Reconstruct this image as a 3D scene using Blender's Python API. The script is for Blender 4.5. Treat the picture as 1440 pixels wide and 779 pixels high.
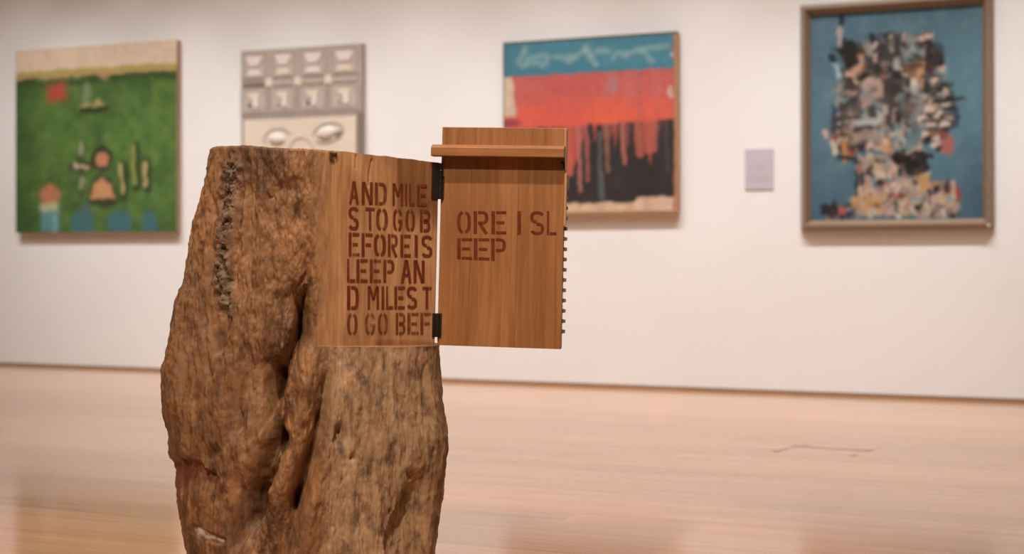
import bpy, bmesh, math, random
import numpy as np
from mathutils import Vector, Matrix

for o in list(bpy.data.objects):
    bpy.data.objects.remove(o)
scene = bpy.context.scene
C = scene.collection
random.seed(7)
RNG = np.random.default_rng(11)

# ------------------------------------------------------------------ camera
H = 0.73            # lens height above the floor, metres
F = 2000.0          # focal length in pixels of the 1440 px wide frame (50 mm)
CX, CY = 720.0, 363.0     # principal point: horizon line of the photograph
cam_d = bpy.data.cameras.new('camera')
cam = bpy.data.objects.new('camera', cam_d)
C.objects.link(cam)
cam.location = (0, 0, H)
cam.rotation_euler = (math.pi / 2, 0, 0)
cam_d.sensor_width = 36
cam_d.lens = 36 * F / 1440
cam_d.shift_y = -(389.5 - CY) / 1440
cam_d.clip_start = 0.05
cam_d.dof.use_dof = True
cam_d.dof.focus_distance = 2.80
cam_d.dof.aperture_fstop = 3.2
scene.camera = cam

# ------------------------------------------------------------------ the wall's frame
def ground_depth(v):
    return H * F / (v - CY)
_zl, _zr = ground_depth(513.5), ground_depth(566.5)
WL = Vector(((0 - CX) / F * _zl, _zl, 0))
WR = Vector(((1440 - CX) / F * _zr, _zr, 0))
WDIR = (WR - WL).normalized()
WANG = math.atan2(WDIR.y, WDIR.x)          # negative: right end nearer
WOUT = Vector((WDIR.y, -WDIR.x, 0))        # out of the wall, to the camera

def wall_pt(s, out=0.0, z=0.0):
    p = WL + WDIR * s + WOUT * out
    return Vector((p.x, p.y, z))

def wall_hit(u, v, t=0.0):
    """photo pixel -> (s along wall, height) on the plane t metres in front of the wall"""
    d = Vector(((u - CX) / F, 1.0, -(v - CY) / F))
    p0 = WL + WOUT * t
    k = (p0.x * WOUT.x + p0.y * WOUT.y) / (d.x * WOUT.x + d.y * WOUT.y)
    p = d * k
    return (p.x - p0.x) * WDIR.x + (p.y - p0.y) * WDIR.y, H + p.z

# ------------------------------------------------------------------ world, lights, exposure
world = bpy.data.worlds.new('world')
scene.world = world
world.use_nodes = True
world.node_tree.nodes['Background'].inputs[0].default_value = (1.0, 0.86, 0.76, 1)
world.node_tree.nodes['Background'].inputs[1].default_value = 0.10
vs = scene.view_settings
vs.view_transform = 'Standard'
vs.look = 'None'
vs.gamma = 1.0
vs.use_curve_mapping = False
vs.exposure = 0.11
WARM = (1.0, 1.0, 0.99)
LOG_WARM = (1.0, 0.87, 0.77)

def spot(name, loc, aim, power, size_deg, blend, radius, col=WARM):
    d = bpy.data.lights.new(name, 'SPOT')
    d.energy = power
    d.spot_size = math.radians(size_deg)
    d.spot_blend = blend
    d.shadow_soft_size = radius
    d.color = col
    o = bpy.data.objects.new(name, d)
    o.location = loc
    o.rotation_euler = (Vector(aim) - Vector(loc)).to_track_quat('-Z', 'Y').to_euler()
    C.objects.link(o)
    return o

CEIL = 4.3
WALL_SPOT = 198.0
for s in [0.25 + 0.85 * i for i in range(9)]:   # ceiling track washing the wall
    spot('track_spot', wall_pt(s, 1.9, 4.0), wall_pt(s, 0.0, 0.2), WALL_SPOT, 55, 1.0, 0.05)
spot('log_spot_and_fill', (0.05, 1.25, 4.0), (-0.36, 2.8, 0.7), 415.0, 42, 0.7, 0.05, LOG_WARM)
spot('log_spot_and_fill', (-1.1, -0.2, 3.9), (-0.42, 2.8, 0.6), 385.0, 44, 0.8, 0.06, LOG_WARM)  # added fill spot, lightens the batten's shadow on the door

def area(name, loc, sx, sy, power, col=WARM):
    d = bpy.data.lights.new(name, 'AREA')
    d.shape = 'RECTANGLE'
    d.size, d.size_y = sx, sy
    d.energy = power
    d.color = col
    o = bpy.data.objects.new(name, d)
    o.location = loc
    o.rotation_euler = (0, 0, WANG)
    C.objects.link(o)
area('ceiling_fill', wall_pt(3.6, 3.5, CEIL - 0.02), 8.0, 2.4, 105.0, (1.0, 0.90, 0.82))  # soft overhead fill, added to lift the floor and the shadows
for s in (2.6, 4.2, 5.8, 7.4):                        # unseen fill spots added to brighten the open floor
    spot('floor_fill', wall_pt(s, 1.9, 4.1), wall_pt(s, 1.9, 0.0), 200.0, 62, 0.9, 0.06, (1.0, 0.90, 0.81))

# ------------------------------------------------------------------ helpers
def lin(c):
    def f(x):
        x = x / 255.0
        return x / 12.92 if x <= 0.04045 else ((x + 0.055) / 1.055) ** 2.4
    return tuple(f(x) for x in c)

def rgba(c, k=1.0):
    l = lin(c)
    return (l[0] * k, l[1] * k, l[2] * k, 1)

def new_mat(name):
    m = bpy.data.materials.new(name)
    m.use_nodes = True
    return m, m.node_tree.nodes, m.node_tree.links, m.node_tree.nodes['Principled BSDF']

def coords(nt, ln, scale, kind='Object', per_object=False):
    tc = nt.new('ShaderNodeTexCoord')
    mp = nt.new('ShaderNodeMapping')
    mp.inputs['Scale'].default_value = scale
    ln.new(tc.outputs[kind], mp.inputs['Vector'])
    if per_object:
        oi = nt.new('ShaderNodeObjectInfo')
        mu = nt.new('ShaderNodeVectorMath')
        mu.operation = 'SCALE'
        mu.inputs[0].default_value = (37.0, 91.0, 53.0)
        ln.new(oi.outputs['Random'], mu.inputs['Scale'])
        ln.new(mu.outputs[0], mp.inputs['Location'])
    return mp.outputs[0]

def noise(nt, ln, vec, scale, detail=4, rough=0.6, dist=0.0):
    n = nt.new('ShaderNodeTexNoise')
    n.inputs['Scale'].default_value = scale
    n.inputs['Detail'].default_value = detail
    n.inputs['Roughness'].default_value = rough
    n.inputs['Distortion'].default_value = dist
    ln.new(vec, n.inputs['Vector'])
    return n.outputs['Fac']

def ramp(nt, ln, fac, stops):
    r = nt.new('ShaderNodeValToRGB')
    el = r.color_ramp.elements
    while len(el) < len(stops):
        el.new(0.5)
    for e, (p, c) in zip(el, stops):
        e.position = p
        e.color = c
    ln.new(fac, r.inputs['Fac'])
    return r.outputs['Color']

def mix(nt, ln, fac, a, b, mode='MIX'):
    m = nt.new('ShaderNodeMix')
    m.data_type = 'RGBA'
    m.blend_type = mode
    for k, v in ((0, fac), (6, a), (7, b)):
        if hasattr(v, 'is_output'):
            ln.new(v, m.inputs[k])
        else:
            m.inputs[k].default_value = v
    return m.outputs[2]

def bump(nt, ln, bs, h, strength, dist):
    b = nt.new('ShaderNodeBump')
    b.inputs['Strength'].default_value = strength
    b.inputs['Distance'].default_value = dist
    ln.new(h, b.inputs['Height'])
    ln.new(b.outputs[0], bs.inputs['Normal'])

def simple_mat(name, col, rough=0.6, var=0.12, scale=(6, 6, 6), nscale=5.0, metallic=0.0):
    m, nt, ln, bs = new_mat(name)
    f = noise(nt, ln, coords(nt, ln, scale), nscale, 5, 0.6)
    a = tuple(x * (1 - var) for x in col[:3]) + (1,)
    b = tuple(min(1, x * (1 + var)) for x in col[:3]) + (1,)
    ln.new(ramp(nt, ln, f, [(0.3, a), (0.7, b)]), bs.inputs['Base Color'])
    bs.inputs['Roughness'].default_value = rough
    bs.inputs['Metallic'].default_value = metallic
    return m

def link(name, me, parent=None, mat=None):
    o = bpy.data.objects.new(name, me)
    C.objects.link(o)
    if parent:
        o.parent = parent
    if mat and not me.materials:
        me.materials.append(mat)
    return o

def mesh_py(name, verts, faces, smooth=False):
    me = bpy.data.meshes.new(name)
    me.from_pydata([tuple(v) for v in verts], [], [tuple(f) for f in faces])
    me.update()
    if smooth:
        me.polygons.foreach_set('use_smooth', [True] * len(me.polygons))
    return me

def bevel_box_mesh(name, x0, x1, y0, y1, z0, z1, bev=0.0, seg=1):
    bm = bmesh.new()
    bmesh.ops.create_cube(bm, size=1.0)
    for v in bm.verts:
        v.co = Vector((x0 + (v.co.x + 0.5) * (x1 - x0), y0 + (v.co.y + 0.5) * (y1 - y0), z0 + (v.co.z + 0.5) * (z1 - z0)))
    if bev > 0:
        bmesh.ops.bevel(bm, geom=list(bm.edges), offset=bev, segments=seg, affect='EDGES', profile=0.5)
    me = bpy.data.meshes.new(name)
    bm.to_mesh(me)
    bm.free()
    return me

def box(name, b, mat, parent=None, bev=0.0, seg=1):
    return link(name, bevel_box_mesh(name, *b, bev=bev, seg=seg), parent, mat)

def prism_mesh(name, pts, y0, y1):
    """outline in x,z extruded from y0 (front) to y1 (back)"""
    n = len(pts)
    v = [(x, y0, z) for x, z in pts] + [(x, y1, z) for x, z in pts]
    f = [tuple(range(n)), tuple(range(2 * n - 1, n - 1, -1))]
    for i in range(n):
        j = (i + 1) % n
        f.append((i, i + n, j + n, j))
    me = mesh_py(name, v, f)
    bm = bmesh.new()
    bm.from_mesh(me)
    bmesh.ops.recalc_face_normals(bm, faces=bm.faces)
    bm.to_mesh(me)
    bm.free()
    return me

def empty(name, loc, rz=0.0, ry=0.0):
    o = bpy.data.objects.new(name, None)
    o.empty_display_size = 0.1
    o.location = loc
    o.rotation_euler = (0, ry, rz)
    C.objects.link(o)
    return o

def tag(o, label, cat, group=None):
    o['label'] = label
    o['category'] = cat
    if group:
        o['group'] = group

def structure(o):
    o['kind'] = 'structure'
    return o

# lattice value noise in numpy ---------------------------------------------------
_PERM = np.random.default_rng(5).permutation(512).astype(np.int64)
_VAL = np.random.default_rng(6).random(512) * 2 - 1
def vnoise(x, y, z):
    xi, yi, zi = np.floor(x).astype(np.int64), np.floor(y).astype(np.int64), np.floor(z).astype(np.int64)
    fx, fy, fz = x - xi, y - yi, z - zi
    fx, fy, fz = [t * t * t * (t * (t * 6 - 15) + 10) for t in (fx, fy, fz)]
    def h(a, b, c):
        return _VAL[_PERM[(_PERM[(_PERM[a & 511] + b) & 511] + c) & 511]]
    r = 0
    for dx in (0, 1):
        wx = fx if dx else 1 - fx
        for dy in (0, 1):
            wy = fy if dy else 1 - fy
            for dz in (0, 1):
                wz = fz if dz else 1 - fz
                r = r + wx * wy * wz * h(xi + dx, yi + dy, zi + dz)
    return r
def fbm(x, y, z, octv=4, gain=0.5):
    a, s, r = 1.0, 0.0, 0
    for i in range(octv):
        r = r + a * vnoise(x * 2.03 ** i + 17 * i, y * 2.03 ** i + 5 * i, z * 2.03 ** i + 31 * i)
        s += a
        a *= gain
    return r / s

# ------------------------------------------------------------------ setting materials
def wall_material():
    m, nt, ln, bs = new_mat('painted_plaster')
    v = coords(nt, ln, (1, 1, 1))
    f = noise(nt, ln, v, 1.3, 3, 0.5)
    ln.new(ramp(nt, ln, f, [(0.25, (0.79, 0.775, 0.765, 1)), (0.75, (0.82, 0.81, 0.80, 1))]), bs.inputs['Base Color'])
    bs.inputs['Roughness'].default_value = 0.75
    bump(nt, ln, bs, noise(nt, ln, v, 220, 3, 0.6), 0.05, 0.002)
    return m

def floor_material():
    m, nt, ln, bs = new_mat('varnished_floorboards')
    v = coords(nt, ln, (0.55, 16, 16), per_object=True)
    v2 = coords(nt, ln, (1.6, 60, 60), per_object=True)
    f = noise(nt, ln, v, 1.6, 6, 0.62, 0.4)
    g = noise(nt, ln, v2, 2.2, 4, 0.6)
    base = ramp(nt, ln, f, [(0.28, (0.38, 0.20, 0.108, 1)), (0.52, (0.53, 0.30, 0.172, 1)), (0.76, (0.63, 0.385, 0.235, 1))])
    base = mix(nt, ln, 0.30, base, ramp(nt, ln, g, [(0.35, (0.40, 0.21, 0.115, 1)), (0.65, (0.60, 0.36, 0.215, 1))]))
    oi = nt.new('ShaderNodeObjectInfo')
    tint = ramp(nt, ln, oi.outputs['Random'], [(0.0, (0.84, 0.82, 0.80, 1)), (0.5, (1, 1, 1, 1)), (1.0, (1.0, 0.93, 0.88, 1))])
    base = mix(nt, ln, 1.0, base, tint, 'MULTIPLY')
    ln.new(base, bs.inputs['Base Color'])
    rr = nt.new('ShaderNodeMapRange')
    rr.inputs['To Min'].default_value = 0.10
    rr.inputs['To Max'].default_value = 0.17
    ln.new(f, rr.inputs['Value'])
    ln.new(rr.outputs[0], bs.inputs['Roughness'])
    bs.inputs['IOR'].default_value = 1.7
    bump(nt, ln, bs, g, 0.04, 0.001)
    return m

M_WALL = wall_material()
M_FLOOR = floor_material()
M_SUB = simple_mat('dark_subfloor', (0.16, 0.08, 0.04), 0.8)
M_CEIL = simple_mat('ceiling_paint', (0.78, 0.75, 0.72), 0.8, 0.03)
M_BASE = simple_mat('brown_skirting', (0.30, 0.175, 0.10), 0.5, 0.12, (1, 1, 30))

# ------------------------------------------------------------------ room shell (built in the wall's frame)
S0, S1, DEEP = -3.2, 10.6, 12.5
def room_box(name, s0, s1, o0, o1, z0, z1, mat):
    me = bevel_box_mesh(name, s0, s1, -o1, -o0, z0, z1)
    o = link(name, me, None, mat)
    o.location = WL
    o.rotation_euler = (0, 0, WANG)
    return structure(o)
floor = room_box('floor', S0, S1, -0.3, DEEP, -0.12, -0.0012, M_FLOOR)
room_box('wall_back', S0, S1, -0.3, 0.0, 0.020, CEIL, M_WALL)
room_box('wall_left', S0 - 0.2, S0, -0.3, DEEP + 0.2, -0.12, CEIL, M_WALL)
room_box('wall_right', S1, S1 + 0.2, -0.3, DEEP + 0.2, -0.12, CEIL, M_WALL)
room_box('wall_front', S0, S1, DEEP, DEEP + 0.2, -0.12, CEIL, M_WALL)
room_box('ceiling', S0 - 0.2, S1 + 0.2, -0.3, DEEP + 0.2, CEIL, CEIL + 0.15, M_CEIL)
room_box('baseboard_back', S0, S1, -0.1, 0.003, -0.012, 0.0195, M_BASE)

# floor boards, laid along the wall; only the part of the floor near the picture gets single boards
BW = 0.135
plank_cache = {}
row = 0
out = 0.0
nboards = 0
while out < 7.4:
    mid = out + BW / 2
    vis = []
    # visible span of this row
    for k in range(0, 241):
        s = -2.2 + k * 0.05
        p = wall_pt(s, mid)
        if p.y > 2.6 and abs(p.x) < 0.36 * p.y + 0.75:
            vis.append(s)
    if vis:
        lo, hi = min(vis), max(vis)
        s = -3.1 + (row * 1.37) % 2.4
        i = 0
        while s < hi:
            L = (1.6, 2.1, 2.6)[(row * 7 + i * 5) % 3]
            if s + L > lo:
                if L not in plank_cache:
                    me = bevel_box_mesh('floorboard', -L / 2 + 0.0002, L / 2 - 0.0002, -BW / 2 + 0.0003, BW / 2 - 0.0003, -0.012, 0.0)
                    me.materials.append(M_FLOOR)
                    plank_cache[L] = me
                o = bpy.data.objects.new('floorboard', plank_cache[L])
                C.objects.link(o)
                o.parent = floor
                o.location = (s + L / 2, -mid, 0)
                nboards += 1
            s += L
            i += 1
    row += 1
    out += BW
print('floorboards', nboards)

# scuff on the floor to the right
def ground_pt(u, v):
    z = ground_depth(v)
    p = Vector(((u - CX) / F * z, z, 0)) - WL
    return Vector((p.dot(WDIR), -p.dot(WOUT), 0.0))
M_SCUFF = simple_mat('scuffed_varnish', (0.27, 0.14, 0.08), 0.5, 0.3, (3, 3, 3))
def ribbon(name, pix, widths, mat, parent):
    pts = [ground_pt(*p) for p in pix]
    vv, ff = [], []
    for i, p in enumerate(pts):
        w = widths[i] / 2
        vv += [(p.x, p.y - w, 0.0006), (p.x, p.y + w, 0.0006)]
        if i:
            a = 2 * i
            ff.append((a - 2, a, a + 1, a - 1))
    return link(name, mesh_py(name, vv, ff), parent, mat)
ribbon('scuff_mark', [(1084, 634), (1093, 634.5), (1103, 632), (1114, 628), (1126, 627), (1138, 628.5), (1160, 630.5), (1190, 632), (1210, 633.2), (1222, 633.5), (1230, 632.5)],
       [0.005, 0.05, 0.04, 0.045, 0.035, 0.025, 0.018, 0.018, 0.03, 0.045, 0.01], M_SCUFF, floor)
ribbon('scuff_mark', [(1193, 640.5), (1200, 641), (1208, 640.5)], [0.006, 0.03, 0.006], M_SCUFF, floor)

# ------------------------------------------------------------------ the log sculpture
YC = 2.9
XC = (425 - CX) * YC / F
ROLL = 0.0236
K = YC / F
sculpt = empty('log_sculpture', (XC - H * math.sin(ROLL), YC, H - H * math.cos(ROLL)), 0.0, ROLL)
tag(sculpt, 'tall weathered log sculpture with stencilled lettering and an open hinged wooden door', 'sculpture')

def unroll(u, v):
    c, s = math.cos(ROLL), math.sin(ROLL)
    du, dv = u - 425, v - CY
    return 425 + du * c + dv * s, CY - du * s + dv * c

def plane_hit(u, v, p0, n):
    """photo pixel -> point in the log's own frame on the vertical plane through p0 with normal n (x, y)"""
    u, v = unroll(u, v)
    d = ((u - CX) / F, 1.0, -(v - CY) / F)
    px, py = p0[0] + XC, p0[1] + YC
    k = (px * n[0] + py * n[1]) / (d[0] * n[0] + d[1] * n[1])
    return Vector((d[0] * k - XC, k - YC, H + d[2] * k))

FA = math.radians(32.0)
FCORN = (0.2740, 0.0)                        # right-hand corner of the sawn face
FDIR = (math.cos(FA), math.sin(FA))
FN = (math.sin(FA), -math.cos(FA))           # out of the sawn face
FC = FCORN[0] * FN[0] + FCORN[1] * FN[1]
MC = FCORN[0] * FDIR[0] + FCORN[1] * FDIR[1]
Z_LEDGE = 0.5600

def vz(v):                                    # unrolled pixel row at the log's depth -> height
    return H - (v - CY) * K
aL_t = [(208, 125), (254, 136), (314, 148), (394, 161), (429, 172), (484, 182), (524, 189), (564, 190), (624, 182), (694, 166), (744, 153), (783, 147), (900, 140)]
aR_t = [(200, 200), (484, 195), (526, 196), (576, 201), (606, 207), (622, 207), (656, 203), (716, 197), (775, 197), (900, 195)]

def build_trunk():
    front = np.linspace(-math.radians(112), math.radians(112), 470)
    back = np.linspace(math.radians(112), math.radians(248), 70)[1:-1]
    phi = np.concatenate([front, back])
    # put an exact column on the sawn corner
    pc = math.atan2(FCORN[0], -FCORN[1])
    phi[np.argmin(np.abs(phi - pc))] = pc
    NP = len(phi)
    zb = np.concatenate([np.linspace(0.0, 0.12, 12)[:-1], np.linspace(0.12, Z_LEDGE, 250)])
    NB = len(zb)
    tt = np.linspace(0, 1, 236)
    NT = len(tt)
    sp, cp = np.sin(phi), np.cos(phi)

    def widths(z):
        v = CY + (H - z) / K
        a = np.interp(v, [p[0] for p in aL_t], [p[1] for p in aL_t]) * K
        b = np.interp(v, [p[0] for p in aR_t], [p[1] for p in aR_t]) * K
        return a, b

    # nominal heights for the upper part (before the sloping top is applied)
    ZT = 0.95
    zu = Z_LEDGE + tt * (ZT - Z_LEDGE)
    Z = np.concatenate([zb, zu])
    aL, aR = widths(Z)
    bf = 0.150 + 0.012 * np.sin(Z * 5 + 1)
    bb = 0.17 + 0 * Z
    S, CO = sp[None, :], cp[None, :]
    A = np.where(S < 0, aL[:, None], aR[:, None])
    B = np.where(CO > 0, bf[:, None], bb[:, None])
    n = 2.25
    R = ((np.abs(S) / A) ** n + (np.abs(CO) / B) ** n) ** (-1 / n)
    Zg = np.repeat(Z[:, None], NP, 1)
    X, Y = R * S, -R * CO
    U = 425 + X / K * (YC / (YC + Y))          # picture-like coordinates for placing features
    U = 720 + (X + XC) / (YC + Y) * F
    V = CY + (H - Zg) / (YC + Y) * F
    fr = np.clip(CO * 2.5 + 0.3, 0, 1)          # features live on the front half

    def seg_dist(pts):
        D = np.full(U.shape, 1e9)
        T = np.zeros(U.shape)
        m = len(pts) - 1
        for i in range(m):
            (x0, y0), (x1, y1) = pts[i], pts[i + 1]
            dx, dy = x1 - x0, y1 - y0
            t = np.clip(((U - x0) * dx + (V - y0) * dy) / (dx * dx + dy * dy), 0, 1)
            d = np.hypot(U - x0 - t * dx, V - y0 - t * dy)
            better = d < D
            D = np.where(better, d, D)
            T = np.where(better, (i + t) / m, T)
        return D, T
    wob = fbm(X * 30, Y * 30, Zg * 12, 3) * 9
    def groove(pts, w, depth, sharp=2.0):
        D, T = seg_dist(pts)
        ends = np.clip(np.minimum(T, 1 - T) * 4.5, 0, 1)
        ends = ends * ends * (3 - 2 * ends)
        return -depth * np.exp(-(np.abs(D + wob) / w) ** sharp) * ends * fr
    def ridge(pts, w, h):
        return -groove(pts, w, h)
    def blob(u, v, ru, rv, d, p=2.0):
        q = ((U + wob - u) / ru) ** 2 + ((V + wob - v) / rv) ** 2
        return d * np.exp(-q ** (p / 2)) * fr

    d = np.zeros(U.shape)
    # broad lumps
    d += 0.011 * fbm(X * 7, Y * 7, Zg * 3.2 + 4, 3)
    # long fibres
    d += 0.0045 * fbm(X * 34, Y * 34, Zg * 5, 4)
    rg = 1 - np.abs(fbm(X * 55 + Zg * 6, Y * 55, Zg * 7 + 9, 3)) * 2.2
    d += 0.0030 * (rg - 0.6)
    d += 0.0030 * fbm(X * 160, Y * 160, Zg * 60, 3)
    left = np.clip((452 - U) / 20, 0, 1)
    plates = 1 - np.abs(fbm(X * 30, Y * 30, Zg * 15 + 3, 4)) * 2.6
    d += left * 0.0024 * (plates - 0.55)
    d += left * 0.0026 * fbm(X * 85, Y * 85, Zg * 42, 3)
    d += (1 - left) * 0.004 * fbm(X * 48, Y * 48, Zg * 10 + 2, 4)
    # main crevices between the two masses and the strand between them
    d += groove([(436, 330), (432, 400), (424, 470), (402, 520), (390, 560), (396, 620), (384, 660), (368, 705), (352, 745), (344, 800)], 13, 0.056)
    d += groove([(432, 395), (426, 450), (414, 500)], 9, 0.022)
    d += blob(384, 527, 17, 30, -0.042)
    d += blob(398, 622, 15, 17, -0.050, 3)
    d += blob(366, 712, 18, 36, -0.040)
    d += ridge([(440, 470), (434, 540), (428, 590), (412, 650), (398, 700), (384, 800)], 13, 0.020)
    d += groove([(468, 500), (462, 560), (452, 620), (440, 665), (426, 715), (418, 800)], 9, 0.036)
    d += blob(428, 703, 10, 20, -0.042)
    d += ridge([(474, 495), (472, 580), (462, 650), (446, 720), (436, 800)], 11, 0.012)
    d += blob(405, 604, 9, 8, 0.016)
    d += blob(385, 690, 10, 12, 0.014)
    # small lumps along the crevice
    msk = np.clip(1 - seg_dist([(432, 400), (405, 520), (400, 610), (385, 700), (370, 790)])[0] / 34, 0, 1) * fr
    d += msk * 0.012 * fbm(X * 75, Y * 75, Zg * 40, 4)
    # crusty seam upper left
    Dc, Tc = seg_dist([(322, 235), (315, 300), (312, 350), (313, 395), (322, 436)])
    crust = np.exp(-(np.abs(Dc + wob * 0.5) / 12.0) ** 3) * fr
    cr = fbm(X * 120, Y * 120, Zg * 75, 4)
    d += crust * (0.001 + 0.017 * cr)
    d += groove([(334, 250), (330, 330), (328, 430)], 6, 0.012)
    d += groove([(298, 265), (296, 340), (300, 420)], 7, 0.008)
    d += groove([(324, 436), (318, 470), (308, 505)], 5, 0.014)
    # hollows on the left shoulder and flank
    d += blob(400, 265, 20, 14, -0.007)
    d += groove([(376, 280), (386, 270), (394, 258)], 4, 0.010)
    d += blob(304, 640, 11, 8, -0.014)
    d += blob(420, 300, 6, 16, -0.009)
    d += groove([(352, 215), (345, 260), (352, 330), (348, 400)], 6, 0.008)
    d += groove([(392, 400), (396, 450), (384, 500)], 10, 0.010)
    d += groove([(340, 470), (350, 520), (344, 580), (352, 640)], 8, 0.010)
    d += groove([(270, 430), (262, 500), (266, 580)], 7, 0.007)
    d += blob(235, 618, 10, 14, -0.012)
    d += blob(345, 640, 26, 60, 0.010)
    d += groove([(340, 655), (346, 720), (338, 790)], 8, 0.014)
    # broken scoop, lower left: everything under a slanting edge sits deeper
    edge = np.interp(U, [230, 262, 290, 318, 336], [650, 641, 652, 676, 700]) + 10 * fbm(U / 14, V / 30, U * 0, 2)
    scoop = np.clip((V + wob * 0.6 - edge) / 5, 0, 1) * np.clip((700 - V) / 34, 0, 1) * np.clip((334 - U) / 8, 0, 1) * fr
    d -= (0.011 + 0.007 * fbm(X * 60, Y * 60, Zg * 30, 3)) * scoop
    chipD, _ = seg_dist([(282, 747), (300, 757), (322, 763)])
    chip = np.clip(1.3 - (chipD + wob * 0.35) / 3.6, 0, 1) * fr
    d -= 0.007 * np.clip(1.6 - chipD / 5, 0, 1) * fr
    # right mass: knots and the hollow near its foot
    d += blob(487, 608, 10, 10, -0.010) + blob(478, 620, 6, 5, -0.008)
    d += blob(592, 666, 8, 6, -0.012)
    d += blob(500, 640, 5, 5, -0.008)
    d += groove([(606, 645), (578, 690), (560, 725), (546, 790)], 7, 0.012)
    hol = np.clip((U - np.interp(V, [650, 690, 725, 790], [604, 580, 560, 546])) / 10, 0, 1) * np.clip((V - 650) / 20, 0, 1) * fr
    d -= 0.036 * hol * np.clip((612 - U) / 20, 0, 1)
    d += groove([(598, 495), (600, 560), (602, 640)], 4, 0.006)
    d += ridge([(608, 500), (612, 560), (614, 640)], 6, 0.006)

    side = np.clip(np.abs(S) * 1.0, 0, 1)
    d *= np.where(V > 640, 1.0, 1.0)
    R2 = R + d
    # the sawn face: upper part only
    dn = FN[0] * S - FN[1] * CO
    dm = FDIR[0] * S - FDIR[1] * CO
    rc = np.where(dn > 0.05, FC / np.maximum(dn, 0.05), 9.0)
    rm = np.where(dm > 0.05, MC / np.maximum(dm, 0.05), 9.0)
    rcut = np.minimum(rc, rm)
    cutm = np.zeros(U.shape)
    up = slice(NB, NB + NT)
    rough = 0.00035 * fbm(X * 90, Y * 90, Zg * 6, 3)
    rq = rcut[0][None, :]
    soft = 0.010 * np.clip((math.radians(50) - phi) / 0.4, 0.02, 1)[None, :]
    cutm[up] = np.clip((R2[up] - rq + 0.006) / 0.020, 0, 1)
    crack = np.exp(-(seg_dist([(557, 214), (553, 232), (550, 250)])[0] / 2.2) ** 2) * 0.004 + np.exp(-(seg_dist([(520, 209), (519, 226)])[0] / 1.6) ** 2) * 0.002
    hh_ = np.clip(0.5 + 0.5 * (rq - R2[up]) / soft, 0, 1)
    R2[up] = rq * (1 - hh_) + R2[up] * hh_ - soft * hh_ * (1 - hh_) + rough[up] - crack[up] * (cutm[up] > 0.5)
    # the ledge keeps its full width up to its rim
    # sloping top
    X2, Y2 = R2 * S, -R2 * CO
    utop = 720 + (X2 + XC) / (YC + Y2) * F
    vt = np.interp(utop, [290, 303, 330, 455, 475, 560, 616], [211, 207.5, 206, 209.3, 211.0, 219.0, 224.5])
    def rim_y(x):
        # depth of the rim that the camera sees: the rounded front at the left, then the sawn face
        yl = -0.15 * np.sqrt(np.clip(1 - (np.minimum(x, 0.02) / 0.182) ** 2, 0, 1))
        yr = -0.133 + (x - 0.061) * 0.625
        return np.where(x < 0.02, yl, yr)
    ztop = H - (vt - CY) / F * (YC + np.minimum(Y2, rim_y(X2))) + 0.0016 * fbm(X2 * 40, Y2 * 40, X2 * 0, 3)
    Zf = Zg.copy()
    Zf[up] = Z_LEDGE + tt[:, None] * (ztop[up] - Z_LEDGE)
    # blunt rim
    for k, sh in ((1, 0.004), (2, 0.0018), (3, 0.0006)):
        i = NB + NT - k
        m = (1 - cutm[i])
        R2[i] -= sh * m
        X2[i] = R2[i] * sp
        Y2[i] = -R2[i] * cp
    # foot follows the ground although the log leans
    w = np.clip(1 - Zf / 0.1, 0, 1)
    Zf += w * X2 * math.tan(ROLL)
    verts = np.stack([X2, Y2, Zf], -1).reshape(-1, 3)
    rows = NB + NT
    # cap rings
    ringz = ztop[NB + NT - 1]
    cap = []
    for q in (0.8, 0.5, 0.2):
        cx, cy = X2[-1] * q + 0.02 * (1 - q), Y2[-1] * q
        ut = 720 + (cx + XC) / (YC + cy) * F
        vv = np.interp(ut, [290, 330, 455, 616], [210, 206, 209.3, 224.5])
        cap.append(np.stack([cx, cy, H - (vv - CY) / F * (YC + np.minimum(cy, rim_y(cx))) - 0.006 * min(1, (1 - q) * 3)], -1))
    verts = np.concatenate([verts] + cap)
    allrows = rows + 3
    idx = np.arange(allrows * NP).reshape(allrows, NP)
    nxt = np.roll(idx, -1, 1)
    quads = np.stack([idx[:-1], nxt[:-1], nxt[1:], idx[1:]], -1).reshape(-1, 4)
    me = bpy.data.meshes.new('trunk')
    nv, nq = len(verts), len(quads)
    extra = 2
    me.vertices.add(nv)
    me.vertices.foreach_set('co', verts.ravel().astype(np.float32))
    loops = np.concatenate([quads.ravel(), idx[-1][::1], idx[0][::-1]])
    starts = np.concatenate([np.arange(nq) * 4, [nq * 4, nq * 4 + NP]])
    tot = np.concatenate([np.full(nq, 4), [NP, NP]])
    me.loops.add(len(loops))
    me.loops.foreach_set('vertex_index', loops.astype(np.int32))
    me.polygons.add(nq + 2)
    me.polygons.foreach_set('loop_start', starts.astype(np.int32))
    me.polygons.foreach_set('loop_total', tot.astype(np.int32))
    me.update(calc_edges=True)
    me.validate()
    me.polygons.foreach_set('use_smooth', np.ones(len(me.polygons), dtype=bool))
    me.set_sharp_from_angle(angle=math.radians(50))
    pad = np.zeros((3, NP))
    right = np.clip((U - 452) / 22, 0, 1) * np.clip((V - 480) / 10, 0, 1) * fr
    seam = np.clip(1 - np.abs(V - 320) / 200, 0, 1) * 0
    sn = 3 * fbm(X * 40, Y * 40, Zg * 10, 3)
    stain = np.clip((U + sn - 601) / 6, 0, 1) * np.clip((312 - V + 8 * sn) / 40, 0, 1) + 0.6 * np.clip((U + 5 * sn - 560) / 12, 0, 1) * np.clip((V + sn - 473) / 5, 0, 1)
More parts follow.
